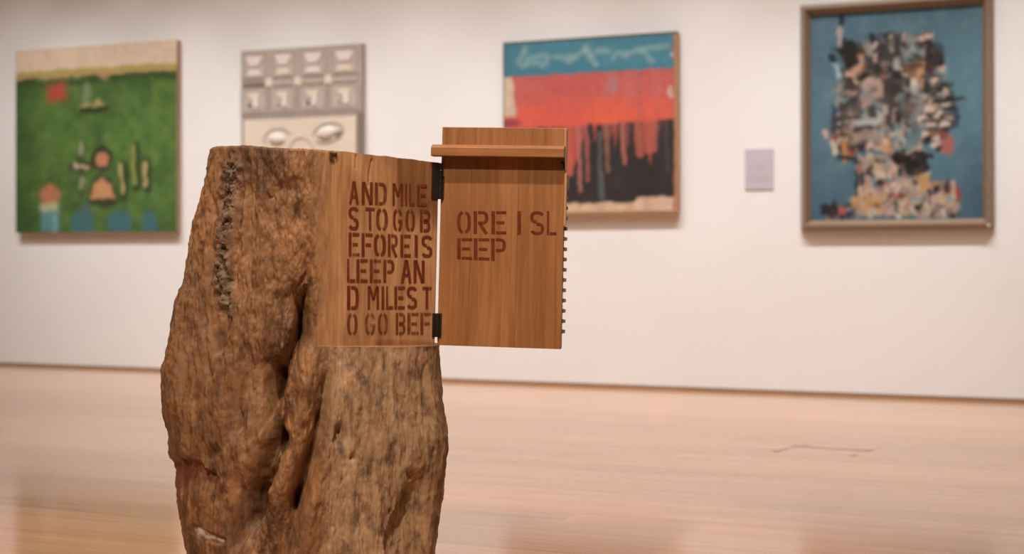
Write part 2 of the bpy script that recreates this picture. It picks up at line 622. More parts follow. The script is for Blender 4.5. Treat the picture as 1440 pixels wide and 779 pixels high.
    for nm, arr in (('stain', np.clip(stain, 0, 1)), ('cut', cutm), ('pale', right), ('crust', crust), ('scoop', scoop), ('chip', chip)):
        at = me.attributes.new(nm, 'FLOAT', 'POINT')
        at.data.foreach_set('value', np.concatenate([arr, pad]).ravel().astype(np.float32))
    return me

def trunk_material():
    m, nt, ln, bs = new_mat('weathered_log')
    def attr(n):
        a = nt.new('ShaderNodeAttribute')
        a.attribute_name = n
        return a.outputs['Fac']
    v = coords(nt, ln, (1, 1, 0.16))
    vi = coords(nt, ln, (1, 1, 0.6))
    big = noise(nt, ln, vi, 8, 6, 0.68, 1.0)
    fib = noise(nt, ln, v, 70, 6, 0.65, 0.3)
    mot = noise(nt, ln, vi, 38, 5, 0.7, 0.2)
    w1 = ramp(nt, ln, big, [(0.32, (0.085, 0.042, 0.022, 1)), (0.45, (0.20, 0.098, 0.045, 1)), (0.56, (0.37, 0.180, 0.070, 1)), (0.66, (0.26, 0.140, 0.078, 1)), (0.8, (0.30, 0.165, 0.092, 1))])
    w2 = ramp(nt, ln, fib, [(0.33, (0.135, 0.063, 0.028, 1)), (0.5, (0.24, 0.115, 0.050, 1)), (0.68, (0.38, 0.205, 0.095, 1))])
    wood = mix(nt, ln, 0.32, w1, w2)
    spots = ramp(nt, ln, mot, [(0.34, (0.42, 0.38, 0.34, 1)), (0.50, (1, 1, 1, 1)), (0.66, (1.0, 1.0, 1.0, 1)), (0.80, (1.45, 1.4, 1.35, 1))])
    wood = mix(nt, ln, 0.75, wood, spots, 'MULTIPLY')
    patch = noise(nt, ln, vi, 4.2, 3, 0.55, 1.4)
    wood = mix(nt, ln, 0.9, wood, ramp(nt, ln, patch, [(0.34, (0.62, 0.58, 0.56, 1)), (0.52, (1, 1, 1, 1)), (0.68, (1.22, 1.12, 1.0, 1))]), 'MULTIPLY')
    # drier, paler timber below the ledge
    p1 = ramp(nt, ln, fib, [(0.30, (0.19, 0.105, 0.050, 1)), (0.52, (0.40, 0.25, 0.135, 1)), (0.72, (0.52, 0.35, 0.20, 1))])
    p2 = ramp(nt, ln, mot, [(0.36, (0.36, 0.31, 0.26, 1)), (0.50, (1, 1, 1, 1)), (0.72, (1.25, 1.1, 0.95, 1))])
    p3 = ramp(nt, ln, big, [(0.35, (0.70, 0.66, 0.60, 1)), (0.6, (1, 1, 1, 1))])
    pale = mix(nt, ln, 0.8, p1, p2, 'MULTIPLY')
    pale = mix(nt, ln, 0.8, pale, p3, 'MULTIPLY')
    c = mix(nt, ln, attr('pale'), wood, pale)
    # grey crust of old bark
    k = ramp(nt, ln, mot, [(0.36, (0.04, 0.023, 0.014, 1)), (0.55, (0.16, 0.095, 0.055, 1)), (0.74, (0.29, 0.195, 0.13, 1))])
    c = mix(nt, ln, attr('crust'), c, k)
    r = ramp(nt, ln, fib, [(0.3, (0.13, 0.045, 0.018, 1)), (0.7, (0.24, 0.095, 0.040, 1))])
    c = mix(nt, ln, attr('scoop'), c, r)
    c = mix(nt, ln, attr('chip'), c, (0.74, 0.62, 0.48, 1))
    # the planed face
    vf = coords(nt, ln, (1, 1, 0.09))
    g = noise(nt, ln, vf, 85, 5, 0.6, 0.5)
    gb = noise(nt, ln, coords(nt, ln, (1, 1, 0.5)), 11, 3, 0.55, 0.4)
    f1 = ramp(nt, ln, g, [(0.32, (0.33, 0.155, 0.058, 1)), (0.52, (0.47, 0.235, 0.098, 1)), (0.70, (0.57, 0.31, 0.145, 1))])
    f2 = ramp(nt, ln, gb, [(0.32, (0.72, 0.66, 0.62, 1)), (0.56, (1, 1, 1, 1)), (0.75, (1.1, 1.08, 1.0, 1))])
    face = mix(nt, ln, 0.9, f1, f2, 'MULTIPLY')
    jit = nt.new('ShaderNodeMath'); jit.operation = 'MULTIPLY_ADD'
    jit.inputs[1].default_value = 1.3; jit.inputs[2].default_value = -0.65
    ln.new(fib, jit.inputs[0])
    sm = nt.new('ShaderNodeMath'); sm.operation = 'ADD'; sm.use_clamp = True
    at_ = attr('cut')
    ln.new(at_, sm.inputs[0]); ln.new(jit.outputs[0], sm.inputs[1])
    sel = nt.new('ShaderNodeMath'); sel.operation = 'MAXIMUM'
    full = nt.new('ShaderNodeMath'); full.operation = 'GREATER_THAN'; full.inputs[1].default_value = 0.97
    ln.new(at_, full.inputs[0]); ln.new(sm.outputs[0], sel.inputs[0]); ln.new(full.outputs[0], sel.inputs[1])
    face = mix(nt, ln, attr('stain'), face, mix(nt, ln, 1.0, face, (0.50, 0.40, 0.34, 1), 'MULTIPLY'))
    c = mix(nt, ln, sel.outputs[0], c, face)
    ln.new(c, bs.inputs['Base Color'])
    bs.inputs['Roughness'].default_value = 0.62
    bs.inputs['Specular IOR Level'].default_value = 0.3
    bump(nt, ln, bs, fib, 0.3, 0.002)
    return m

M_TRUNK = trunk_material()
trunk = link('trunk', build_trunk(), sculpt, M_TRUNK)

# ------------------------------------------------------------------ stencil alphabet, unit box, y up
def stroke(path, tx, ty):
    out = []
    n = len(path)
    L, R = [], []
    for i in range(n):
        a, b = path[max(0, i - 1)], path[min(n - 1, i + 1)]
        dx, dy = (b[0] - a[0]) / ty, (b[1] - a[1]) / tx * 1.0
        # normal in a space where both thicknesses are 1
        ux, uy = (b[0] - a[0]) / tx, (b[1] - a[1]) / ty
        l = math.hypot(ux, uy) or 1
        nx, ny = -uy / l, ux / l
        L.append((path[i][0] + nx * tx / 2, path[i][1] + ny * ty / 2))
        R.append((path[i][0] - nx * tx / 2, path[i][1] - ny * ty / 2))
    for i in range(n - 1):
        out.append([R[i], R[i + 1], L[i + 1], L[i]])
    return out
def rect(x0, y0, x1, y1):
    return [[(x0, y0), (x1, y0), (x1, y1), (x0, y1)]]
def sup(cx, cy, rx, ry, a0, a1, n=2.7, k=12):
    r = []
    for i in range(k + 1):
        a = math.radians(a0 + (a1 - a0) * i / k)
        c, s = math.cos(a), math.sin(a)
        r.append((cx + rx * math.copysign(abs(c) ** (2 / n), c), cy + ry * math.copysign(abs(s) ** (2 / n), s)))
    return r
def glyph(ch, tx, ty):
    g = 0.07
    x1 = tx + g
    rx, ry = 0.5 - tx / 2, 0.5 - ty / 2
    bowl = lambda y0, y1: stroke([(x1, y1 - ty / 2)] + sup(0.55, (y0 + y1) / 2, 0.45 - tx / 2, (y1 - y0) / 2 - ty / 2, 88, -88) + [(x1, y0 + ty / 2)], tx, ty)
    if ch == 'I':
        return rect(0, 0, 1, 1)
    if ch == 'L':
        return rect(0, 0, tx, 1) + rect(x1, 0, 1, ty)
    if ch == 'E':
        return rect(0, 0, tx, 1) + rect(x1, 0, 1, ty) + rect(x1, 1 - ty, 1, 1) + rect(x1 + 0.02, 0.5 - ty / 2, 0.86, 0.5 + ty / 2)
    if ch == 'F':
        return rect(0, 0, tx, 1) + rect(x1, 1 - ty, 1, 1) + rect(x1 + 0.02, 0.5 - ty / 2, 0.86, 0.5 + ty / 2)
    if ch == 'T':
        return rect(0, 1 - ty, 1, 1) + rect(0.5 - tx / 2, 0, 0.5 + tx / 2, 1 - ty - 0.02)
    if ch == 'D':
        return rect(0, 0, tx, 1) + bowl(0, 1)
    if ch == 'P':
        return rect(0, 0, tx, 1) + bowl(0.40, 1)
    if ch == 'B':
        return rect(0, 0, tx, 1) + bowl(0.46, 1) + bowl(0, 0.54)
    if ch == 'R':
        return rect(0, 0, tx, 1) + bowl(0.42, 1) + stroke([(0.45, 0.44), (1 - tx * 0.55, 0.0)], tx, ty)
    if ch == 'O':
        return stroke(sup(0.5, 0.5, rx, ry, 97, 263), tx, ty) + stroke(sup(0.5, 0.5, rx, ry, 83, -83), tx, ty)
    if ch == 'G':
        return stroke(sup(0.5, 0.5, rx, ry, 97, 263), tx, ty) + stroke(sup(0.5, 0.5, rx, ry, 83, 22), tx, ty) + \
            stroke(sup(0.5, 0.5, rx, ry, -83, -8) , tx, ty) + rect(0.55, 0.45 - ty / 2, 1, 0.45 + ty / 2)
    if ch == 'S':
        up = sup(0.5, 0.74, rx, 0.26 - ty / 2, 18, 268)
        lo = sup(0.5, 0.26, rx, 0.26 - ty / 2, 92, -162)
        return stroke(up, tx, ty) + stroke(lo, tx, ty)
    if ch == 'N':
        return rect(0, 0, tx, 1) + rect(1 - tx, 0, 1, 1) + stroke([(tx * 0.75, 1.0), (1 - tx * 0.75, 0.0)], tx * 0.95, ty)
    if ch == 'M':
        t = tx * 0.8
        return rect(0, 0, t, 1) + rect(1 - t, 0, 1, 1) + stroke([(t * 0.8, 1), (0.5, 0.42)], t, ty) + stroke([(1 - t * 0.8, 1), (0.5, 0.42)], t, ty)
    if ch == 'A':
        return stroke([(tx / 2, 0), (0.47, 1)], tx, ty) + stroke([(1 - tx / 2, 0), (0.53, 1)], tx, ty) + rect(0.33, 0.26, 0.67, 0.26 + ty)
    return []

def paint_material(name, lo, hi):
    m, nt, ln, bs = new_mat(name)
    v = coords(nt, ln, (1, 1, 0.45))
    f = noise(nt, ln, v, 150, 4, 0.6)
    h = noise(nt, ln, coords(nt, ln, (1, 1, 1)), 24, 2, 0.5)
    ln.new(ramp(nt, ln, f, [(0.3, (0.120, 0.022, 0.008, 1)), (0.7, (0.19, 0.040, 0.016, 1))]), bs.inputs['Base Color'])
    bs.inputs['Roughness'].default_value = 0.8
    bs.inputs['Specular IOR Level'].default_value = 0.1
    add = nt.new('ShaderNodeMath')
    add.operation = 'ADD'
    ln.new(f, add.inputs[0])
    ln.new(h, add.inputs[1])
    mr = nt.new('ShaderNodeMapRange')
    mr.inputs['From Min'].default_value = 0.60
    mr.inputs['From Max'].default_value = 1.0
    mr.inputs['To Min'].default_value = lo
    mr.inputs['To Max'].default_value = hi
    ln.new(add.outputs[0], mr.inputs['Value'])
    ln.new(mr.outputs[0], bs.inputs['Alpha'])
    return m
M_PAINT = paint_material('red_stencil_paint', 0.6, 1.0)
M_WORN = paint_material('worn_red_stencil_paint', 0.35, 0.92)
M_FADED = paint_material('faded_red_stencil_paint', 0.12, 0.7)

def write_line(row, u0, v0, sc, left, right, ut, p0, nrm, parent, tx, ty, lift, mat):
    """row: list of (char, x0, x1) in crop pixels; left/right: (x, top, bottom) in crop pixels"""
    for ch, a, b in row:
        def tb(x):
            t = (x - left[0]) / (right[0] - left[0])
            return left[1] + (right[1] - left[1]) * t, left[2] + (right[2] - left[2]) * t
        ta, ba = tb(a)
        tbb, bbb = tb(b)
        P = [plane_hit(u0 + x / sc, v0 + y / sc, p0, nrm) for x, y in ((a, ba), (b, bbb), (b, tbb), (a, ta))]
        off = Vector((nrm[0], nrm[1], 0)) * lift
        vv, ff = [], []
        for poly in glyph(ch, tx, ty):
            base = len(vv)
            for (x, y) in poly:
                q = P[0] * ((1 - x) * (1 - y)) + P[1] * (x * (1 - y)) + P[2] * (x * y) + P[3] * ((1 - x) * y)
                vv.append(q + off)
            ff.append(tuple(range(base, base + len(poly))))
        link('stencil_letter', mesh_py('stencil_letter', vv, ff), parent, mat)

FACE = dict(p0=FCORN, nrm=FN, parent=trunk, tx=0.27, ty=0.135, lift=0.0012, ut=None, mat=M_WORN)
write_line([('A', 65, 152), ('N', 175, 275), ('D', 290, 397), ('M', 445, 540), ('I', 556, 574), ('L', 592, 640), ('E', 660, 748)], 480, 240, 6.23, (65, 90, 290), (750, 123, 311), **FACE)
write_line([('S', 60, 152), ('T', 210, 290), ('O', 302, 405), ('G', 450, 532), ('O', 560, 642), ('B', 687, 777)], 480, 240, 6.23, (60, 312, 515), (777, 345, 538), **FACE)
write_line([('E', 62, 157), ('F', 175, 272), ('O', 282, 388), ('R', 405, 492), ('E', 515, 606), ('I', 640, 667), ('S', 700, 796)], 480, 240, 6.23, (62, 540, 746), (796, 568, 760), **FACE)
write_line([('L', 40, 100), ('E', 108, 192), ('E', 205, 288), ('P', 305, 386), ('A', 433, 512), ('N', 525, 607)], 480, 350, 5.193, (40, 70, 241), (607, 83, 248), **FACE)
write_line([('D', 40, 126), ('M', 190, 274), ('I', 292, 312), ('L', 325, 377), ('E', 385, 462), ('S', 475, 552), ('T', 590, 657)], 480, 350, 5.193, (40, 268, 441), (657, 275, 437), **FACE)
write_line([('O', 40, 116), ('G', 170, 246), ('O', 265, 337), ('B', 395, 466), ('E', 480, 562), ('F', 575, 655)], 480, 350, 5.193, (40, 465, 632), (655, 465, 623), **dict(FACE, mat=M_FADED))

# ------------------------------------------------------------------ the open door
DA = math.radians(8.9)
DDIR = (math.cos(DA), -math.sin(DA))
DN = (-math.sin(DA), -math.cos(DA))          # out of the door, to the camera
DP = (FCORN[0] + 0.0095, 0.004)
def door_st(u, v):
    p = plane_hit(u, v, DP, DN)
    return (p.x - DP[0]) * DDIR[0] + (p.y - DP[1]) * DDIR[1], p.z
def door_xf(me):
    me.transform(Matrix.Translation((DP[0], DP[1], 0)) @ Matrix.Rotation(-DA, 4, 'Z'))
    return me
def wood_board_material(name, lo, mid, hi, ns=70, grain=(1, 1, 0.05)):
    m, nt, ln, bs = new_mat(name)
    v = coords(nt, ln, grain, per_object=True)
    f = noise(nt, ln, v, ns, 5, 0.6, 0.6)
    g = noise(nt, ln, coords(nt, ln, (1, 1, 0.35), per_object=True), 8, 3, 0.5, 0.5)
    c = ramp(nt, ln, f, [(0.30, lo), (0.52, mid), (0.72, hi)])
    c = mix(nt, ln, 0.9, c, ramp(nt, ln, g, [(0.3, (0.82, 0.78, 0.74, 1)), (0.6, (1, 1, 1, 1))]), 'MULTIPLY')
    ln.new(c, bs.inputs['Base Color'])
    bs.inputs['Roughness'].default_value = 0.5
    bs.inputs['Specular IOR Level'].default_value = 0.35
    bump(nt, ln, bs, f, 0.12, 0.001)
    return m
M_DOOR = wood_board_material('oiled_door_board', (0.26, 0.100, 0.030, 1), (0.35, 0.145, 0.046, 1), (0.43, 0.19, 0.066, 1))
M_BATTEN = wood_board_material('oiled_batten', (0.27, 0.105, 0.032, 1), (0.36, 0.15, 0.048, 1), (0.43, 0.19, 0.066, 1), 70, (0.05, 0.05, 1))
M_DOOR_EDGE = wood_board_material('pale_sawn_edge', (0.42, 0.21, 0.09, 1), (0.52, 0.28, 0.13, 1), (0.6, 0.35, 0.18, 1))
M_METAL = simple_mat('blackened_hinge_steel', (0.035, 0.028, 0.018), 0.45, 0.25, metallic=0.6)
M_TOOTH = simple_mat('dark_wood_pegs', (0.20, 0.105, 0.065), 0.6, 0.2)

x_l, z_t = door_st(622, 178.5)
x_r, _ = door_st(796.5, 181)
_, z_b = door_st(621, 485.5)
_, z_r1 = door_st(700, 205)
_, z_r0 = door_st(700, 221.5)
x_b1, _ = door_st(793, 300)
x_batl, _ = door_st(610, 214)
x_batr, _ = door_st(795, 216)
# backing leaf that carries everything
door = link('door', door_xf(bevel_box_mesh('door', x_l, x_b1 - 0.001, 0.010, 0.026, z_b, z_t, 0.0012)), sculpt, M_DOOR)
# face boards
s1, s2 = door_st(662, 300)[0], door_st(728, 300)[0]
for a, b in ((x_l, s1), (s1, s2), (s2, x_b1)):
    link('board', door_xf(bevel_box_mesh('board', a + 0.0001, b - 0.0001, 0.0, 0.012, z_b, z_r1, 0.0003)), door, M_DOOR)
# wide board above the batten, batten with chamfered top
link('top_board', door_xf(bevel_box_mesh('top_board', x_l, x_r, 0.001, 0.026, z_r1 - 0.004, z_t, 0.001)), door, M_DOOR)
link('edge_strip', door_xf(bevel_box_mesh('edge_strip', x_r - 0.004, x_r + 0.0008, -0.0006, 0.026, z_r1 - 0.05, z_t - 0.001, 0.0008)), door, M_DOOR_EDGE)
T = 0.028
prof = [(0.0, z_r1), (-T + 0.012, z_r1), (-T, z_r1 - 0.007), (-T, z_r0 + 0.001), (-T + 0.001, z_r0), (0.0, z_r0)]
vv = [(x_batl, y, z) for y, z in prof] + [(x_batr, y, z) for y, z in prof]
n = len(prof)
ff = [tuple(range(n)), tuple(range(2 * n - 1, n - 1, -1))] + [(i, i + n, (i + 1) % n + n, (i + 1) % n) for i in range(n)]
me = mesh_py('batten', vv, ff)
bm = bmesh.new(); bm.from_mesh(me); bmesh.ops.recalc_face_normals(bm, faces=bm.faces); bm.to_mesh(me); bm.free()
link('batten', door_xf(me), door, M_BATTEN)
# comb of small pegs along the free edge
_, zt0 = door_st(794, 246)
_, zt1 = door_st(794, 470)
vv, ff = [], []
pitch = 0.0208
zz = zt1
while zz < zt0:
    b0 = len(vv)
    x0, x1 = x_b1 - 0.004, x_b1 + 0.0062
    for x in (x0, x1):
        e = 0.0018 if x == x1 else 0
        for y in (0.010 + e, 0.019 - e):
            for z in (zz + e, zz + pitch * 0.48 - e):
                vv.append((x, y, z))
    for f in ((0, 1, 3, 2), (4, 6, 7, 5), (0, 4, 5, 1), (2, 3, 7, 6), (0, 2, 6, 4), (1, 5, 7, 3)):
        ff.append(tuple(b0 + i for i in f))
    zz += pitch
_, zs0 = door_st(794, 318)
link('edge_strip', door_xf(bevel_box_mesh('edge_strip', x_b1 - 0.002, x_b1 + 0.0040, 0.0005, 0.010, zs0, z_r0 - 0.03, 0.0008)), door, M_DOOR_EDGE)
comb = link('peg_comb', door_xf(mesh_py('peg_comb', vv, ff)), door, M_TOOTH)
comb['label'] = 'row of small dark pegs along the door edge'
# dark hook under the batten end
hx, hz1 = door_st(792.5, 228)
_, hz0 = door_st(792.5, 239)
link('latch_hook', door_xf(prism_mesh('latch_hook', [(hx - 0.004, hz1 + 0.002), (hx + 0.003, hz1), (hx + 0.004, hz0), (hx + 0.0005, hz0), (hx - 0.0005, hz1 - 0.004), (hx - 0.004, hz1 - 0.003)], -0.004, 0.002)), door, M_METAL)

DOORL = dict(p0=DP, nrm=DN, parent=door, tx=0.235, ty=0.125, lift=0.0005, ut=None, mat=M_PAINT)
write_line([('O', 90, 228), ('R', 255, 402), ('E', 433, 582), ('I', 690, 727), ('S', 818, 957), ('L', 985, 1082)], 630, 270, 7.082, (90, 190, 412), (1080, 190, 430), **DOORL)
write_line([('E', 90, 242), ('E', 257, 413), ('P', 430, 578)], 630, 270, 7.082, (90, 460, 668), (578, 462, 688), **DOORL)

# hinges: knuckle in the gap, a leaf on the log and one on the door
def hinge(v1, v0, ulog, udoor, v1d):
    bm = bmesh.new()
    pa = plane_hit(614, v1, FCORN, FN)
    pb = plane_hit(614, v0, FCORN, FN)
    z1, z0 = pa.z, pb.z
    kx, ky = FCORN[0] + 0.0042, 0.0
    r = 0.0042
    nseg = 14
    parts = 5
    for p in range(parts):
        a = z0 + (z1 - z0) * p / parts + 0.0004
        b = z0 + (z1 - z0) * (p + 1) / parts - 0.0004
        mat = Matrix.Translation((kx, ky, (a + b) / 2))
        bmesh.ops.create_cone(bm, cap_ends=True, segments=nseg, radius1=r, radius2=r, depth=b - a, matrix=mat)
    me = bpy.data.meshes.new('hinge')
    bm.to_mesh(me)
    bm.free()
    h = link('hinge', me, sculpt, M_METAL)
    # leaf on the sawn face
    e = plane_hit(ulog, v1, FCORN, FN)
    w = math.hypot(FCORN[0] - e.x, FCORN[1] - e.y)
    lf = bevel_box_mesh('hinge_leaf', -w, 0.003, -0.0022, 0.0, z0, z1, 0.0004)
    lf.transform(Matrix.Translation((FCORN[0], FCORN[1], 0)) @ Matrix.Rotation(FA, 4, 'Z'))
    link('hinge_leaf', lf, h, M_METAL)
    xd, zd = door_st(udoor, v1d)
    lf = bevel_box_mesh('hinge_leaf', -0.006, xd, -0.0022, -0.0002, z0, zd, 0.0004)
    link('hinge_leaf', door_xf(lf), h, M_METAL)
    for q in (0.25, 0.75):
        bm = bmesh.new()
        bmesh.ops.create_uvsphere(bm, u_segments=10, v_segments=6, radius=0.0016, matrix=Matrix.Translation((xd * 0.55, -0.0022, z0 + (zd - z0) * q)) @ Matrix.Diagonal((1, 0.5, 1, 1)))
        me = bpy.data.meshes.new('screw')
        bm.to_mesh(me)
        bm.free()
        link('screw', door_xf(me), h, M_METAL)
hinge(229, 280, 607.5, 625, 248)
hinge(440.5, 474, 608, 621.5, 440.5)

# small iron staple by the top of the sawn face
p = plane_hit(468, 219, FCORN, FN)
st = empty_dummy = None
bmv = []
def staple_mesh():
    w, h, d, t = 0.0075, 0.0065, 0.004, 0.0009
    bm = bmesh.new()
    def bar(x0, x1, z0, z1):
        r = bmesh.ops.create_cube(bm, size=1)
        for v in r['verts']:
            v.co = Vector((x0 + (v.co.x + 0.5) * (x1 - x0), -d / 2 + v.co.y * d, z0 + (v.co.z + 0.5) * (z1 - z0)))
    bar(-w, -w + 2 * t, -h, h)
    bar(w - 2 * t, w, -h * 0.4, h)
    bar(-w, w, h - 2 * t, h)
    bar(-w, w * 0.4, -h, -h + 2 * t)
    me = bpy.data.meshes.new('iron_staple')
    bm.to_mesh(me)
    bm.free()
    me.transform(Matrix.Translation(p + Vector((FN[0], FN[1], 0)) * 0.001) @ Matrix.Rotation(FA, 4, 'Z'))
    return me
M_RUST = simple_mat('rusted_iron', (0.10, 0.042, 0.022), 0.8, 0.3, (60, 60, 60))
link('iron_staple', staple_mesh(), trunk, M_RUST)

# ------------------------------------------------------------------ painted canvases
def srgb_lin(a):
    a = a / 255.0
    return np.where(a <= 0.04045, a / 12.92, ((a + 0.055) / 1.055) ** 2.4)

class Canvas:
    """a painted surface: colours laid down stroke by stroke on a grid (x right, y down, both 0..1)"""
    def __init__(self, w, h, col):
        self.w, self.h = w, h
        self.a = np.zeros((h, w, 3)) + np.array(col, float)
        self.X, self.Y = np.meshgrid((np.arange(w) + 0.0) / (w - 1), (np.arange(h) + 0.0) / (h - 1))
        self.asp = h / w
    def lay(self, mask, col):
        m = np.clip(mask, 0, 1)[..., None]
        self.a = self.a * (1 - m) + np.array(col, float) * m
    def n(self, sx, sy, seed, octv=4):
        return fbm(self.X * sx + seed * 13.7, self.Y * sy + seed * 7.1, self.X * 0 + seed * 3.3, octv)
    def poly(self, pts, col, al=1.0, soft=0.008):
        X, Y = self.X, self.Y * self.asp
        P = [(x, y * self.asp) for x, y in pts]
        inside = np.zeros(X.shape, bool)
        D = np.full(X.shape, 9.0)
        for i in range(len(P)):
            (x0, y0), (x1, y1) = P[i - 1], P[i]
            if y1 != y0:
                c = ((y0 > Y) != (y1 > Y)) & (X < (x1 - x0) * (Y - y0) / (y1 - y0) + x0)
                inside ^= c
            dx, dy = x1 - x0, y1 - y0
            t = np.clip(((X - x0) * dx + (Y - y0) * dy) / max(dx * dx + dy * dy, 1e-9), 0, 1)
            D = np.minimum(D, np.hypot(X - x0 - t * dx, Y - y0 - t * dy))
        sd = np.where(inside, D, -D)
        self.lay(np.clip(0.5 + sd / soft, 0, 1) * al, col)
        return sd
    def ell(self, cx, cy, rx, ry, col, al=1.0, soft=0.15):
        q = np.sqrt(((self.X - cx) / rx) ** 2 + ((self.Y - cy) / ry) ** 2)
        self.lay(np.clip((1 - q) / soft + 0.5, 0, 1) * al, col)
    def line(self, pts, w, col, al=1.0):
        X, Y = self.X, self.Y * self.asp
        D = np.full(X.shape, 9.0)
        for (x0, y0), (x1, y1) in zip(pts[:-1], pts[1:]):
            y0, y1 = y0 * self.asp, y1 * self.asp
            dx, dy = x1 - x0, y1 - y0
            t = np.clip(((X - x0) * dx + (Y - y0) * dy) / max(dx * dx + dy * dy, 1e-9), 0, 1)
            D = np.minimum(D, np.hypot(X - x0 - t * dx, Y - y0 - t * dy))
        self.lay(np.clip((w - D) / (0.5 * w) + 0.5, 0, 1) * al, col)
    def dab(self, cx, cy, lx, ly, ang, col, al=0.95):
        c, s = math.cos(ang), math.sin(ang)
        r = max(lx, ly) * 1.3
        j0, j1 = max(0, int((cx - r) * self.w)), min(self.w, int((cx + r) * self.w) + 2)
        i0, i1 = max(0, int((cy - r / self.asp) * self.h)), min(self.h, int((cy + r / self.asp) * self.h) + 2)
        if j1 <= j0 or i1 <= i0:
            return
        X = self.X[i0:i1, j0:j1] - cx
        Y = (self.Y[i0:i1, j0:j1] - cy) * self.asp
        a, b = np.abs(X * c + Y * s) / lx, np.abs(-X * s + Y * c) / ly
        m = np.clip((1 - np.maximum(a, b)) / 0.25 + 0.4, 0, 1)[..., None] * al
        self.a[i0:i1, j0:j1] = self.a[i0:i1, j0:j1] * (1 - m) + np.array(col, float) * m

def canvas_material():
    m, nt, ln, bs = new_mat('oil_paint_on_canvas')
    a = nt.new('ShaderNodeAttribute')
    a.attribute_name = 'paint'
    ln.new(a.outputs['Color'], bs.inputs['Base Color'])
    bs.inputs['Roughness'].default_value = 0.55
    bs.inputs['Specular IOR Level'].default_value = 0.25
    bump(nt, ln, bs, noise(nt, ln, coords(nt, ln, (1, 1, 1)), 300, 2, 0.5), 0.1, 0.001)
    return m
M_CANVAS = canvas_material()
PAINT_GAIN = 0.84

def canvas_mesh(name, cv, x0, x1, z0, z1, y, sat=0.82, blur=1, warp=2.0):
    wx = cv.n(34, 30, 61, 3) * warp * 2.4 + cv.n(9, 9, 63, 2) * warp
    wy = cv.n(30, 26, 62, 3) * warp * 2.4
    jj = np.clip(np.round(cv.X * (cv.w - 1) + wx), 0, cv.w - 1).astype(int)
    ii = np.clip(np.round(cv.Y * (cv.h - 1) + wy), 0, cv.h - 1).astype(int)
    cv.a = cv.a[ii, jj] * (1 + 0.06 * cv.n(40, 30, 64, 3)[..., None])
    for _ in range(blur):
        p_ = np.pad(cv.a, ((1, 1), (1, 1), (0, 0)), 'edge')
        cv.a = (p_[1:-1, 1:-1] * 2 + p_[:-2, 1:-1] + p_[2:, 1:-1] + p_[1:-1, :-2] + p_[1:-1, 2:]) / 6
    g_ = cv.a.mean(-1, keepdims=True)
    cv.a = g_ + (cv.a - g_) * sat
    X = x0 + cv.X * (x1 - x0)
    Z = z1 - cv.Y * (z1 - z0)
    lum = cv.a.mean(-1) / 255
    Yv = y - 0.0012 * lum - 0.0006 * cv.n(60, 60, 3, 2)
    verts = np.stack([X, Yv, Z], -1).reshape(-1, 3)
    idx = np.arange(cv.w * cv.h).reshape(cv.h, cv.w)
    q = np.stack([idx[1:, :-1], idx[1:, 1:], idx[:-1, 1:], idx[:-1, :-1]], -1).reshape(-1, 4)
    me = bpy.data.meshes.new(name)
    me.vertices.add(len(verts))
    me.vertices.foreach_set('co', verts.ravel().astype(np.float32))
    me.loops.add(q.size)
    me.loops.foreach_set('vertex_index', q.ravel().astype(np.int32))
    me.polygons.add(len(q))
    me.polygons.foreach_set('loop_start', (np.arange(len(q)) * 4).astype(np.int32))
    me.polygons.foreach_set('loop_total', np.full(len(q), 4, np.int32))
    me.update(calc_edges=True)
    me.polygons.foreach_set('use_smooth', np.ones(len(q), dtype=bool))
    at = me.attributes.new('paint', 'FLOAT_COLOR', 'POINT')
    c = np.concatenate([np.clip(srgb_lin(np.clip(cv.a, 0, 255)) * PAINT_GAIN, 0, 0.95), np.ones(cv.a.shape[:2] + (1,))], -1)
    at.data.foreach_set('color', c.ravel().astype(np.float32))
    return me

def painting_frame(name, px, t, tilt=0.0):
    """px: front-face corners TL, TR, BR, BL in photo pixels; t: how far the front stands off the wall"""
    h = [wall_hit(u, v, t) for u, v in px]
    s0 = (h[0][0] + h[3][0]) / 2
    s1 = (h[1][0] + h[2][0]) / 2
    zt = (h[0][1] + h[1][1]) / 2
    zb = (h[2][1] + h[3][1]) / 2
    root = empty(name, wall_pt((s0 + s1) / 2, 0.0, zb), WANG)
    root.rotation_euler = (0, tilt, WANG)
    w, hh = s1 - s0, zt - zb
    print(name, 'size', round(w, 3), round(hh, 3), 'base', round(zb, 3))
    return root, -w / 2, w / 2, 0.0, hh

M_STRETCH = simple_mat('raw_canvas_edge', (0.42, 0.27, 0.18), 0.8, 0.12, (20, 20, 20))
M_WOODEDGE = simple_mat('tan_strip_wood', (0.46, 0.25, 0.12), 0.55, 0.12, (20, 20, 3))
M_DARKEDGE = simple_mat('grey_brown_strip', (0.13, 0.095, 0.07), 0.5, 0.15, (3, 20, 20))

# ---- green landscape
root, x0, x1, z0, z1 = painting_frame('landscape_painting', [(22, 71), (248, 55.5), (249, 325.5), (22, 327.5)], 0.05)
tag(root, 'unframed green landscape canvas with a cream strip along its top, leftmost on the wall', 'painting')
box('stretcher', (x0 + 0.002, x1 - 0.002, -0.0475, -0.002, z0 + 0.002, z1 - 0.002), M_STRETCH, root, 0.002)
cv = Canvas(230, 270, (74, 112, 46))
nz = cv.n(6, 6, 1); nz2 = cv.n(20, 16, 2); nz3 = cv.n(40, 40, 4)
cv.lay(np.clip(0.5 + nz * 1.6, 0, 1) * 0.7, (92, 138, 56))
cv.lay(np.clip(nz2 * 1.8 - 0.1, 0, 1) * 0.6, (118, 152, 62))
cv.lay(np.clip(-nz2 * 1.8 - 0.1, 0, 1) * 0.6, (56, 90, 44))
cv.lay(np.clip(cv.n(9, 8, 8) * 2 - 0.5, 0, 1) * 0.55, (74, 130, 84))
cv.lay(np.clip(nz3 - 0.1, 0, 1) * 0.5, (130, 150, 60))
